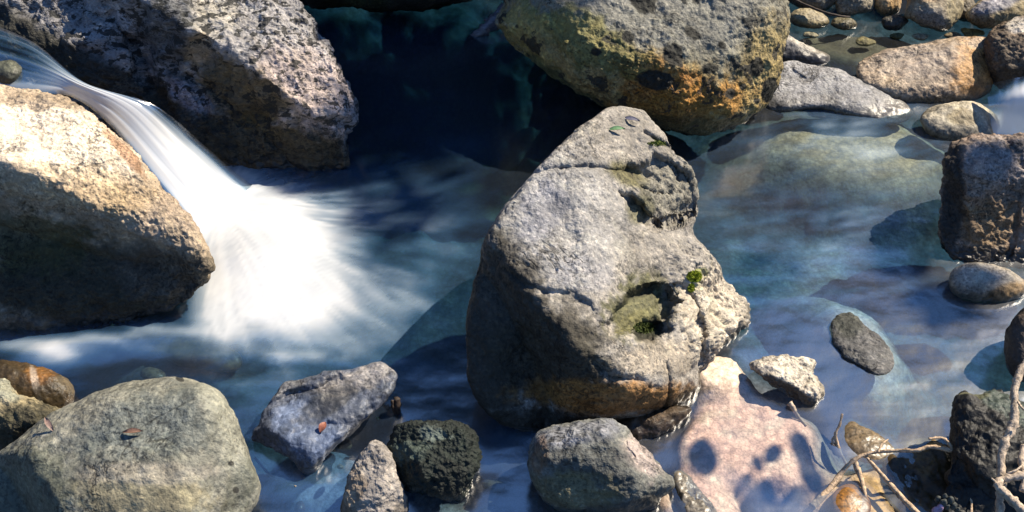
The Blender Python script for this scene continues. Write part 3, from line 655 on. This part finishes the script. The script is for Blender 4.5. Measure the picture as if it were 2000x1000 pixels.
far_ = np.maximum(Y - 4.6, np.abs(X) - 3.0); m = sstep(0, .8, far_)[:, None]
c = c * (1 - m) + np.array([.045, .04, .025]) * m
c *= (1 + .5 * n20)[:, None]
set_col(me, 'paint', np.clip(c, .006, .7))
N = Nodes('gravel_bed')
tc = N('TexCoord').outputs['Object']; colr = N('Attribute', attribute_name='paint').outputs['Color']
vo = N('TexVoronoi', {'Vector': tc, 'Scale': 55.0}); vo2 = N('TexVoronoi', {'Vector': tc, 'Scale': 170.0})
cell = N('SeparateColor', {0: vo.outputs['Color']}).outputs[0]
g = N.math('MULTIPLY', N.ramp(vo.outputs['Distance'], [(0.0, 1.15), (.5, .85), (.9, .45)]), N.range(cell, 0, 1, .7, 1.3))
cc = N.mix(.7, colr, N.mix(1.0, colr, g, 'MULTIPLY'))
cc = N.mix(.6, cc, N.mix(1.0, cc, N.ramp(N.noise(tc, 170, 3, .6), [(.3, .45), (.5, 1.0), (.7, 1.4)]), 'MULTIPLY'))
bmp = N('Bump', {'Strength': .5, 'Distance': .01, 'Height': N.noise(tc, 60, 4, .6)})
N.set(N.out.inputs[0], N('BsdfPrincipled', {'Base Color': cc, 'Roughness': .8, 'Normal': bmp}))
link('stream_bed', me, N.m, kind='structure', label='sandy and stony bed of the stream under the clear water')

# ------------------------------------------------------------------ water
def water_material(name, scatter=(.01, .065, .17), absorb=(2.0, .85, .38), murk=.25, gloss_rough=.2, bump_scale=(1, 1, 1), mirror=0.31):
    N = Nodes(name)
    foam = N('Attribute', attribute_name='foam').outputs['Fac']
    depth = N('Attribute', attribute_name='depth').outputs['Fac']
    tc = N('TexCoord').outputs['Object']
    tr = []
    for a in absorb: tr.append(N.math('POWER', math.exp(-a), N.math('MULTIPLY', depth, 1.6)))
    tcol = N('CombineColor', {0: tr[0], 1: tr[1], 2: tr[2]})
    clear = N('BsdfTransparent', {0: tcol})
    body = N('BsdfDiffuse', {0: scatter})
    mk = N.math('SUBTRACT', 1.0, N.math('POWER', math.exp(-murk), depth))
    w = N('MixShader', {0: mk, 1: clear, 2: body})
    rip = N.noise(N.vmath('MULTIPLY', tc, bump_scale), 9, 3, .5)
    bmp = N('Bump', {'Strength': .07, 'Distance': .03, 'Height': rip})
    gl = N('BsdfGlossy', {'Color': (1, 1, 1), 'Roughness': gloss_rough, 'Normal': bmp})
    fr = N('Fresnel', {0: 1.33, 'Normal': bmp}).outputs[0]
    fr = N.math('ADD', fr, N.math('MULTIPLY', mirror, N.range(depth, 0.0, 0.09, 0.2, 1.0)), True)
    w = N('MixShader', {0: fr, 1: w, 2: gl})
    fc = N.ramp(foam, [(0.0, (.05, .17, .40)), (.12, (.13, .32, .60)), (.3, (.52, .68, .86)), (.5, (.80, .86, .93)), (.75, (.86, .88, .90))])
    fd = N('BsdfDiffuse', {0: fc}); ft = N('BsdfTranslucent', {0: fc})
    f = N('MixShader', {0: .3, 1: fd, 2: ft})
    N.set(N.out.inputs[0], N('MixShader', {0: foam, 1: w, 2: f}))
    return N.m
pool_mat = water_material('clear_water')
fall_mat = water_material('falling_water', murk=.3)

xs = np.arange(-2.7, 2.71, .012); ys = np.arange(1.15, 5.3, .012)
X, Y, F = grid(xs, ys)
PX, PY = proj(np.stack([X, Y, 0 * X], 1))
ex, ey = 430., 420.                                        # where the cascade lands
ang = np.arctan2(PY - ey, PX - ex); rr = np.hypot(PX - ex, PY - ey)
st = fbm(np.stack([ang * 9, rr * .006, 0 * rr], 1), 4)       # threads running out from the landing
st2 = fbm(np.stack([ang * 26, rr * .008, 0 * rr + 4], 1), 3)
soft = fbm(np.stack([PX * .008, PY * .012, 0 * PX], 1), 4)
cloud = fbm(np.stack([PX * .005, PY * .009, 0 * PX + 12], 1), 4)
flowx = fbm(np.stack([PX * .006 + soft, PY * .03, 0 * PX + 9], 1), 4)
def gb(cx, cy, rx, ry, rot, amt, e=1.0, sn=0.0):
    b = blob(PX, PY, cx, cy, rx, ry, rot)
    return amt * np.exp(-(b * (1 + sn * st)) ** 2 * e)
foam = gb(505, 485, 170, 135, 45, 1.45, 1, .3) + gb(540, 560, 130, 90, 20, .7, 1, .4) + gb(640, 540, 170, 110, 20, .45, 1, .5) * (1 + 1.4 * st)
foam += gb(440, 400, 75, 70, 45, 1.0, 1.2)
foam += gb(430, 610, 60, 60, 30, .5, 1.2) + gb(640, 400, 150, 40, 15, .3, 1, .5) * (1 + 2 * st2) + gb(600, 690, 140, 34, -4, .4) * (1 + 1.5 * flowx)
foam += gb(740, 600, 160, 110, 20, .18) * (1 + 3 * st)
foam += gb(230, 668, 200, 36, -8, .68) * (1 + 1.2 * flowx) + gb(110, 695, 60, 28, 0, .5) + gb(20, 672, 80, 20, 0, .6) + gb(440, 650, 70, 30, 35, .3)
foam += gb(1040, 862, 22, 12, 0, .8, 1.4)
foam += gb(1740, 260, 130, 40, 10, .22) * (1 + 1.5 * flowx) + gb(1800, 215, 60, 16, 20, .4) * (1 + flowx) + gb(1965, 250, 70, 36, 0, 1.8) + gb(1650, 140, 60, 12, 28, .2) + gb(1770, 160, 60, 14, 12, .3) * (1 + flowx)
foam = np.clip(foam * .95, 0, 1.2) ** 1.8 * np.clip(.50 + .15 * st + .08 * st2 + .20 * cloud, .25, .85)
fl = fbm(np.stack([PX * .004 + .9 * soft, (PY - .25 * PX) * .022, 0 * PX + 3], 1), 5)
fl2 = fbm(np.stack([PX * .012 + .6 * soft, (PY + .12 * PX) * .05, 0 * PX + 6], 1), 4)
silk = gb(820, 230, 260, 70, 8, .035) * np.clip(.2 + 3 * fl, 0, 2)
silk += gb(800, 470, 230, 170, 20, .20) * np.clip(.5 + 1.4 * st + 1.2 * cloud, 0, 2)
silk += gb(790, 650, 150, 130, 60, .10) * np.clip(.5 + 1.6 * fl + 1.2 * cloud, 0, 2)
silk += gb(1580, 450, 230, 110, 15, .17) * np.clip(.45 + 1.6 * fl2 + 1.4 * cloud, 0, 2)
silk += gb(1690, 275, 230, 65, 8, .22) * np.clip(.6 + 1.4 * fl2 + 1.4 * cloud, 0, 2)
silk += gb(1720, 620, 230, 130, 30, .16) * np.clip(.4 + 2.0 * cloud + fl2, 0, 2)
silk += gb(600, 930, 160, 90, 20, .12) * np.clip(.5 + 2.5 * cloud + fl, 0, 2)
silk += gb(480, 740, 160, 70, 0, .16) * np.clip(.5 + 1.6 * flowx + cloud, 0, 2)
silk += gb(980, 920, 190, 100, -40, .16) * np.clip(.5 + 2.5 * cloud, 0, 2)
foam = np.clip(foam + silk * (1 - np.clip(foam, 0, 1)), 0, .97)
bz, *_ = bed_height(X, Y)
mound = .055 * np.exp(-blob(PX, PY, 500, 470, 120, 100, 30) ** 2) + .02 * np.exp(-blob(PX, PY, 200, 665, 160, 30, -8) ** 2)
wz = mound + .0035 * soft + .002 * flowx + .004 * foam * st
me = mesh_from('stream_water', np.stack([X, Y, wz], 1), F)
set_float(me, 'foam', foam); set_float(me, 'depth', np.clip(wz - bz, 0, 2))
link('stream_water', me, pool_mat, kind='structure', label='clear blue stream water with soft white foam below the cascade')

def ribbon(name, label, left, right, foam_fn, nl=14, nw=50, bulge=.03, mat=None, thick=.62):
    A = spline(left, nl); B = spline(right, nl)
    A = at(A[:, 0], A[:, 1], A[:, 2]); B = at(B[:, 0], B[:, 1], B[:, 2])
    s = np.linspace(0, 1, nw); n = len(A)
    P = A[:, None, :] * (1 - s)[None, :, None] + B[:, None, :] * s[None, :, None]
    t = np.linspace(0, 1, n)[:, None] + 0 * s[None, :]; s2 = s[None, :] + 0 * t
    f = np.stack([s2.ravel() * 7, t.ravel() * 1.2, 0 * t.ravel()], 1)
    thr = fbm(f, 4)
    P = P.reshape(-1, 3); P[:, 2] += (bulge * np.sin(np.pi * s2) + .008 * thr.reshape(s2.shape)).ravel()
    i = np.arange(n * nw).reshape(n, nw)
    F = np.stack([i[:-1, :-1], i[:-1, 1:], i[1:, 1:], i[1:, :-1]], -1).reshape(-1, 4)
    if (np.cross(P[F[:, 1]] - P[F[:, 0]], P[F[:, 3]] - P[F[:, 0]])[:, 2]).sum() < 0: F = F[:, ::-1]
    me = mesh_from(name, P, F)
    set_float(me, 'foam', np.clip(foam_fn(t.ravel(), s2.ravel(), thr) * (thick + .35 * thr + .3 * sstep(.55, .85, t.ravel())), 0, .9)); set_float(me, 'depth', np.full(len(P), .06))
    return link(name, me, mat or fall_mat, kind='structure', label=label)
ribbon('cascade_water', 'smooth white chute of water sliding between the two left boulders',
       [(-70, 165, .44), (60, 182, .44), (140, 190, .43), (215, 245, .37), (300, 345, .22), (375, 440, .06), (400, 500, -.03)],
       [(-70, 30, .5), (60, 80, .48), (170, 165, .46), (300, 205, .40), (400, 285, .2), (470, 345, .06), (530, 380, -.03)],
       lambda t, s, n: (sstep(.12, .4, t) * (.95 * sstep(1.0, .62, s) * sstep(-.02, .1, s)) + sstep(.4, .0, t) * (.14 + .7 * n + .35 * sstep(.3, 0, s)) * sstep(1, .75, s)) * (1 + .5 * n))
ribbon('side_cascade_water', 'small white side cascade entering at the right edge',
       [(1925, 168, .14), (1930, 200, .12), (1935, 240, .05), (1950, 290, -.03)], [(2110, 150, .2), (2110, 190, .17), (2110, 235, .1), (2110, 290, -.03)],
       lambda t, s, n: sstep(0, .3, t) * sstep(-.1, .4, s + .5 * (t - .5)) * (1.15 + .5 * n), thick=1.0)

# ------------------------------------------------------------------ roots, twigs, leaves
def tube(pts, radii, n=8, seg=7, wob=0.24, seed=0, close=True):
    P = spline(pts, seg); R = np.interp(np.linspace(0, 1, len(P)), np.linspace(0, 1, len(radii)), radii)
    r = np.random.default_rng(seed); V = []; up = np.array([.3, .2, .93])
    T = np.gradient(P, axis=0); T /= np.linalg.norm(T, axis=1)[:, None] + 1e-9
    nz = 1 + wob * fbm(np.stack([np.arange(len(P)) * .35 + seed * 7, np.zeros(len(P)), np.zeros(len(P))], 1), 2) * 2
    for k in range(len(P)):
        a = np.cross(T[k], up); a /= np.linalg.norm(a) + 1e-9; b = np.cross(T[k], a)
        for j in range(n):
            th = 2 * math.pi * j / n
            V.append(P[k] + R[k] * nz[k] * (1 + wob * .5 * r.normal()) * (math.cos(th) * a + math.sin(th) * b))
    V = np.array(V); F = []
    for k in range(len(P) - 1):
        for j in range(n):
            F.append((k * n + j, k * n + (j + 1) % n, (k + 1) * n + (j + 1) % n, (k + 1) * n + j))
    m = len(V); V = np.concatenate([V, P[:1], P[-1:]]); e = (len(P) - 1) * n
    for j in range(n):
        F.append((m, (j + 1) % n, j, j)); F.append((m + 1, e + j, e + (j + 1) % n, e + (j + 1) % n))
    return V, F
def poly_mesh(name, V, F, smooth=True):
    me = bpy.data.meshes.new(name)
    me.from_pydata([tuple(v) for v in V], [], [tuple(dict.fromkeys(int(i) for i in f)) for f in F])
    for p_ in me.polygons: p_.use_smooth = smooth
    return me
def wood(name, label, strands, mat, category='root', group=None):
    """strands = list of (name, [(px,py,z)...], [radius px...]); the first is the thing, the others its parts."""
    root = None
    for k, (nm, pts, rad) in enumerate(strands):
        pts = np.array(pts, float); W = at(pts[:, 0], pts[:, 1], pts[:, 2])
        depth = ((W - C_O) @ C_F).mean()
        V, F = tube(W, np.array(rad) * depth / FPX, seed=k + len(label))
        if k == 0:
            org = W[0].copy(); root = link(name, poly_mesh(name, V - org, F), mat, org.tolist(), label=label, category=category)
            if group: root['group'] = group
        else:
            link(nm, poly_mesh(nm, V - org, F), mat, parent=root)
    return root
root_pale = plain_material('weathered_root', (.36, .29, .22), scale=110, amt=.65, bump=.9, stretch=(1, 1, .5))
root_brown = plain_material('brown_root', (.40, .29, .19), scale=110, amt=.65, bump=.8)
twig_dark = plain_material('dark_twig', (.035, .025, .02), scale=80)
wood('root', 'long curved brown root arching over the amber stones at the lower right',
     [('root', [(1585, 990, -.02), (1620, 955, .0), (1660, 905, .03), (1700, 885, .05), (1760, 880, .08), (1790, 880, .1), (1815, 873, .11), (1850, 878, .12), (1900, 893, .12), (1945, 912, .1)], [8, 6, 4, 3.6, 3.8, 4, 4.2, 5, 5]),
      ('rootlet', [(1862, 880, .12), (1850, 862, .14), (1838, 855, .15), (1814, 857, .15)], [4, 3, 2.5, 2]),
      ('rootlet', [(1870, 884, .12), (1888, 910, .11), (1900, 930, .1), (1890, 955, .09), (1897, 980, .08), (1896, 1010, .07)], [3.5, 3, 2.5, 2.5, 2.5]),
      ('rootlet', [(1668, 900, .03), (1680, 930, .01), (1688, 960, .0), (1690, 975, -.01)], [6, 5, 4, 3]),
      ('rootlet', [(1715, 884, .06), (1722, 868, .07), (1735, 858, .07)], [2.5, 2, 1]),
      ('rootlet', [(1690, 890, .04), (1725, 930, .03), (1765, 975, .03), (1800, 1010, .03)], [3.5, 4, 5, 6])], root_brown)
wood('root', 'pale weathered upright root at the right edge with a looped knot at its foot',
     [('root', [(2020, 690, 0.44), (1994, 725, 0.42), (1982, 760, 0.40), (1981, 800, 0.38), (1978, 830, 0.36), (1962, 865, 0.34), (1955, 900, 0.32), (1957, 950, 0.29), (1952, 980, 0.27), (1955, 1020, 0.24)], [8, 8, 7, 8, 10, 9, 8, 9, 8, 8]),
      ('knot', [(2030, 930, 0.34), (1990, 930, 0.33), (1955, 938, 0.32), (1950, 950, 0.32), (1965, 965, 0.31), (1985, 985, 0.30), (2010, 1010, 0.29)], [9, 8, 8, 9, 9, 10, 10]),
      ('rootlet', [(1988, 785, 0.40), (2000, 800, 0.41), (2020, 805, 0.41)], [2.5, 2, 1.5]),
      ('rootlet', [(1968, 925, 0.33), (1985, 918, 0.34), (2000, 905, 0.34)], [2.5, 2, 1.5]),
      ('rootlet', [(1948, 945, 0.32), (1940, 937, 0.33), (1936, 934, 0.33)], [3, 2, 1]),
      ('rootlet', [(2000, 870, 0.34), (1995, 900, 0.33), (2002, 930, 0.33), (1998, 960, 0.32)], [6, 7, 7, 6])], root_pale)
wood('twig', 'thin upright twig standing in the shallow sand beside the tan stone',
     [('twig', [(1645, 808, .06), (1640, 830, .04), (1632, 850, .02), (1642, 885, -.01), (1655, 910, -.03)], [2, 2.5, 3, 3, 3]), ('rootlet', [(1632, 850, .02), (1626, 858, .01), (1628, 870, .0)], [2, 2, 2])], root_brown, 'twig')
wood('twig', 'short black forked twig sticking up out of the water above the black mossy stone',
     [('twig', [(778, 815, -.03), (776, 800, .01), (775, 778, .05)], [5, 7, 6]), ('fork', [(772, 808, .0), (767, 795, .03), (766, 782, .05)], [3, 3, 3])], twig_dark, 'twig')
wood('twig', 'long thin dark twig under water beside the smooth grey-green boulder',
     [('twig', [(498, 895, -.05), (530, 930, -.05), (560, 945, -.02), (578, 950, .0)], [2.5, 2.5, 3, 2])], plain_material('pale_twig', (.2, .17, .14)), 'twig')
wood('twig', 'dark curved twig lying on the pebbles at the top right',
     [('twig', [(1535, -10, .12), (1570, 8, .1), (1610, 24, .09), (1640, 31, .08), (1660, 33, .07)], [2.5, 2.5, 2.5, 2, 1.5])], twig_dark, 'twig')
wood('twig', 'knobbly pale twig end lying in the water below the flat sunlit stone',
     [('twig', [(1542, 787, .01), (1548, 795, .005), (1560, 815, -.02), (1575, 832, -.03)], [6, 5, 3, 3])], root_pale, 'twig')
wood('driftwood', 'silvery dark piece of driftwood in the shaded water left of the lichen boulder',
     [('driftwood', [(990, 20, .05), (965, 45, .03), (940, 62, .01), (918, 76, -.02)], [16, 14, 11, 5]), ('splinter', [(975, 22, .07), (955, 36, .05), (945, 40, .04)], [3, 3, 2])],
     plain_material('silvery_wood', (.1, .09, .1), scale=120, amt=.8, stretch=(.3, .3, 1), rough=.35, spec=.6), 'driftwood')

def leaf(label, cx, cy, L, W, rot, z, col, lift=.006, curl=.004, shape='plain', n=10, host=None):
    """a small bent blade with two sides and thickness."""
    V, F = [], []
    s = np.linspace(0, 1, n); wid = np.sin(np.pi * np.clip(s, .02, .98)) ** .8 * (1 if shape == 'plain' else 1)
    r = math.radians(rot); dep = np.linalg.norm(at(cx, cy, z) - C_O) / FPX
    base = at(cx, cy, z)
    if host is not None:
        dg = bpy.context.evaluated_depsgraph_get()
        d = base - C_O; hit, loc, *_ = S.ray_cast(dg, Vector(C_O.tolist()), Vector(d.tolist()).normalized())
        if hit: base = np.array(loc)
    nrm = np.array([0, -.3, .95]); ax = np.array([math.cos(r), math.sin(r) * .8, math.sin(r) * .25]); ax /= np.linalg.norm(ax); sd = np.cross(nrm, ax)
    for side in (0, 1):
        for k in range(n):
            for j in (-1, 0, 1):
                V.append(base * 0 + ax * (s[k] - .5) * L * dep + sd * j * wid[k] * W * .5 * dep + nrm * (lift + curl * (abs(j) * 1.0) + curl * 2 * math.sin(s[k] * 3) + side * .0012))
    for side in (0, 1):
        o = side * n * 3
        for k in range(n - 1):
            for j in range(2):
                q = (o + k * 3 + j, o + k * 3 + j + 1, o + (k + 1) * 3 + j + 1, o + (k + 1) * 3 + j)
                F.append(q if side else q[::-1])
    me = poly_mesh('leaf', np.array(V), F)
    return link('leaf', me, plain_material('leaf_' + label.split()[1], col, scale=200, amt=.3, rough=.5), base.tolist(), label=label, category='leaf')
bpy.context.view_layer.update()
leaf('small reddish leaf lying on top of the smooth grey-green boulder', 262, 846, 34, 9, 4, .2, (.15, .085, .06), host=1)
leaf('pale reddish curled leaf on the left shoulder of the smooth grey-green boulder', 100, 832, 34, 9, -55, .2, (.19, .13, .11), host=1)
leaf('small brown leaf lying on the flat angular wet stone', 632, 837, 22, 14, 70, .05, (.22, .08, .05), host=1)
leaf('dark purple-grey leaf on the tip of the tall middle boulder', 1231, 238, 36, 9, -12, .5, (.09, .09, .13), host=1)
leaf('bright green leaf near the tip of the tall middle boulder', 1203, 257, 34, 9, 5, .5, (.1, .2, .09), host=1)

# ------------------------------------------------------------------ woods behind the stream (seen only as reflections in the water)
def leaf_cloud(name, label, clumps, per, size, col, seed=0, **props):
    r = np.random.default_rng(seed); V, F = [], []
    tot = 0; Vs = []
    for (cx, cy, cz, rad) in clumps:
        p = r.normal(size=(per, 3)); p /= np.linalg.norm(p, axis=1)[:, None]; p *= (r.random(per) ** .45)[:, None] * rad
        p += (cx, cy, cz)
        a = r.normal(size=(per, 3)); a /= np.linalg.norm(a, axis=1)[:, None]
        b = np.cross(a, r.normal(size=(per, 3))); b /= np.linalg.norm(b, axis=1)[:, None]
        s = size * (0.6 + .8 * r.random(per))[:, None]
        q = np.stack([p - a * s, p + b * s * .45, p + a * s, p - b * s * .45], 1)
        Vs.append(q.reshape(-1, 3))
    V = np.concatenate(Vs); F = np.arange(len(V)).reshape(-1, 4)
    me = mesh_from(name, V, F, smooth=False)
    return link(name, me, plain_material(name, col, scale=3, amt=.5, bump=0, spec=.2), label=label, **props)
r = np.random.default_rng(11); cl = []
for k in range(420):
    x = r.uniform(-9, 1.5); y = r.uniform(8.0, 12); z = 2 + r.random() * 6
    cl.append((x, y, z, r.uniform(.7, 1.3)))
for k in range(260):
    x = r.uniform(1.0, 7.5); y = r.uniform(8.0, 11); cl.append((x, y, 1.2 + r.random() * 4.2, r.uniform(.7, 1.2)))
leaf_cloud('woodland', 'dark wooded bank behind the stream', cl, 260, .23, (.03, .042, .016), 5, kind='stuff')

# ------------------------------------------------------------------ small things
rock('stone', 'narrow pale sunlit slab at the bottom edge right of the rounded grey stone', [(1312, 935), (1322, 918), (1345, 930), (1375, 965), (1405, 1005), (1420, 1040), (1345, 1040), (1322, 990)], base=(1350, 1030, -.02), lean=44, hf=.022, hb=.05, level=5, seed=40.0, k=.006,
     facets=[(1350, 980, .025, (.1, .1, 1))], noise=((14, .006, 3), (50, .003, 3)), base_col=(.5, .45, .38), paint=[(1325, 980, 10, 60, -15, (.05, .05, .04), .9, .3)], mat=granite, category='rock')
rr_ = np.random.default_rng(21)
for k_, (lab, sx, sy, rx_, ry_, cc_) in enumerate([
        ('small pale pebble just below the flat oval grey and yellow stone', 1584, 68, 15, 6, (.3, .27, .17)), ('olive pebble alone in the dark shallows left of the broad pinkish-grey rock', 1690, 82, 22, 8, (.16, .14, .06)),
        ('flat pale pebble just above the broad pinkish-grey rock', 1797, 72, 17, 6, (.36, .32, .2)), ('small dark green pebble below the small tan stone', 1752, 70, 14, 6, (.09, .1, .04)),
        ('little brown pebble under the right end of the big pale rounded stone', 1862, 70, 16, 7, (.2, .15, .08)), ('mossy yellow pebble under the bluish-topped yellow stone', 1898, 64, 22, 9, (.24, .2, .06))]):
    rock('pebble', lab, ell(sx, sy, rx_, ry_, rr_.uniform(-10, 10), seed=50 + k_, jit=.1), base=(sx, sy + ry_, -.004), lean=22, hf=.02, hb=.03, level=4, seed=50. + k_,
         noise=((20, .004, 2),), base_col=cc_, mat=dark_stone, category='pebble', group='pebbles in the shallows at the top right')
for lab, sx, sy, rx_, ry_, z_, cc_ in [('round pale pebble under water between the wet angular stone and the pale wedge', 672, 868, 16, 12, -.05, (.5, .45, .4)), ('small white pebble under water just left of the pale wedge-shaped stone', 664, 912, 8, 6, -.05, (.6, .58, .54)),
                                   ('pale oblong pebble lying under water below the black mossy stone', 965, 950, 22, 12, -.06, (.5, .48, .42)), ('pinkish pebble at the bottom edge right of the smooth grey-green boulder', 585, 992, 11, 14, -.05, (.38, .28, .26)),
                                   ('tiny white pebble under water by the black forked twig', 738, 818, 6, 5, -.04, (.6, .6, .56))]:
    rock('pebble', lab, ell(sx, sy, rx_, ry_, 10, seed=int(sx)), base=(sx, sy + ry_, z_), lean=25, hf=.02, hb=.02, level=3, seed=float(sx), noise=((20, .003, 2),), base_col=cc_, mat=smooth_stone, category='pebble')

def tuft(name, host, cx, cy, rx, ry, n, size, col, seed=0):
    """a cushion of moss made of many tiny blades, a part of the boulder it grows on."""
    r = np.random.default_rng(seed); bpy.context.view_layer.update(); dg = bpy.context.evaluated_depsgraph_get(); V, F = [], []
    o = STONES[host]; org = np.array(o.location)
    for _ in range(n):
        a = r.uniform(0, 2 * math.pi); q = math.sqrt(r.random())
        d = ray(cx + rx * q * math.cos(a), cy + ry * q * math.sin(a))
        hit, loc, nm, *_ = o.ray_cast(Vector((C_O - org).tolist()), Vector(d.tolist()).normalized())
        if not hit: continue
        p = np.array(loc); nm = np.array(nm); t = r.normal(size=3); t = t - nm * (t @ nm); t /= np.linalg.norm(t)
        h = size * (1.2 - q) * r.uniform(.6, 1.3); tip = p + nm * h + t * h * .7; w = np.cross(nm, t) * size * .28
        k = len(V); V += [p - w, p + w, tip]; F.append((k, k + 1, k + 2))
    me = bpy.data.meshes.new(name); me.from_pydata([tuple(v) for v in V], [], F)
    link(name, me, plain_material(name + '_green', col, scale=300, amt=.4, rough=.8), parent=o)
TALL = 'tall pointed grey granite boulder in midstream with a broken craggy right side'
tuft('moss', TALL, 1356, 540, 15, 11, 700, .012, (.2, .24, .015), 1)
tuft('moss', TALL, 1350, 562, 7, 9, 250, .010, (.18, .22, .015), 2)
tuft('moss', TALL, 1284, 280, 20, 5, 300, .008, (.09, .12, .02), 3)
tuft('moss', TALL, 1258, 640, 22, 12, 500, .010, (.05, .07, .012), 4)

# a little sprig of dark buds at the bottom edge
stalk = at(1842, 1010, .1); V, F = tube(np.array([at(1842, 1030, .06), at(1838, 1000, .1), at(1845, 975, .14)]) - stalk, [.004, .003, .002])
sp = link('sprig', poly_mesh('sprig', V, F), twig_dark, stalk.tolist(), label='little dark sprig with grey buds at the bottom edge by the brown slab', category='plant')
bud_dark = plain_material('bud', (.05, .055, .05), scale=300, amt=.6); bud_pink = plain_material('petal', (.36, .24, .34), scale=200)
for k_, (bx_, by_, bz_, pk) in enumerate([(1832, 975, .15, 0), (1845, 970, .16, 0), (1855, 978, .15, 0), (1862, 988, .14, 0), (1850, 990, .14, 0), (1836, 992, .14, 1), (1828, 998, .13, 1), (1870, 996, .12, 0), (1842, 983, .15, 0)]):
    D, F = icosphere(2); V = D * np.array([.007, .006, .011]) * rr_.uniform(.8, 1.4); V = V + .002 * perlin(V * 200 + k_)[:, None] * D
    link('petal' if pk else 'bud', mesh_from('bud', V + at(bx_, by_, bz_) - stalk, F), bud_pink if pk else bud_dark, parent=sp)

# leaves on a branch overhead, out of the picture towards the sun: their round shadows fall on the pale sand
def shade_pt(px, py, h): return at(px, py, 0.0) + SUN * (h / SUN[2])
Vs, Fs, nv = [], [], 0
for (lx, ly, a_, b_, rot_) in [(1387, 880, 30, 36, -20), (1520, 952, 36, 36, 0), (1600, 885, 26, 66, -35), (1495, 892, 12, 17, -20), (1523, 873, 16, 17, 10), (1474, 925, 10, 17, 0), (1585, 945, 24, 20, 20)]:
    h_ = 1.7; th_ = np.linspace(0, 2 * np.pi, 16, endpoint=False); r_ = math.radians(rot_)
    ex_, ey_ = a_ * np.cos(th_), b_ * np.sin(th_)
    q = np.array([shade_pt(lx + u * math.cos(r_) - v * math.sin(r_), ly + u * math.sin(r_) + v * math.cos(r_), h_ + .03 * math.sin(3 * t_)) for u, v, t_ in zip(ex_, ey_, th_)])
    q2 = q + np.array([0, 0, .004]); Vs += [q, q2]
    Fs.append(list(range(nv, nv + 16))[::-1]); Fs.append(list(range(nv + 16, nv + 32)))
    for j in range(16): Fs.append([nv + j, nv + (j + 1) % 16, nv + 16 + (j + 1) % 16, nv + 16 + j])
    nv += 32
me = bpy.data.meshes.new('overhanging_leaves'); me.from_pydata([tuple(v) for v in np.concatenate(Vs)], [], Fs)
link('overhanging_leaves', me, plain_material('leaf_green', (.05, .09, .02), scale=20), kind='stuff', label='round leaves hanging over the stream above the pale sand')
r = np.random.default_rng(5); cl = []
for (sx, sy, rad) in [(1480, 540, .12), (1770, 500, .1), (1850, 600, .1), (720, 330, .2), (620, 330, .15), (790, 400, .2)]:
    p = shade_pt(sx, sy, 5.2 + r.uniform(-.3, .5)); cl.append((*p, rad))  # leaf clumps added along the sun rays to dapple chosen spots
leaf_cloud('dapple_leaves', 'unseen leaf clumps added above the right bank to dapple the water', cl, 90, .055, (.05, .08, .02), 8, kind='stuff')

cl = []
for (sx, sy, rad) in [(640, 60, .55), (760, 40, .6), (880, 60, .55), (760, 160, .5), (880, 170, .5), (690, 170, .35), (980, 140, .4), (600, 20, .5), (660, 110, .45), (1050, 170, .25), (960, 60, .5)]:
    cl.append((*shade_pt(sx, sy, 6.0 + r.uniform(-.4, .6)), rad))  # clumps added towards the sun to darken the far pool
leaf_cloud('pool_shade_leaves', 'unseen leaf clumps added high on the sun side to shade the far dark pool', cl, 330, .1, (.05, .08, .02), 9, kind='stuff')
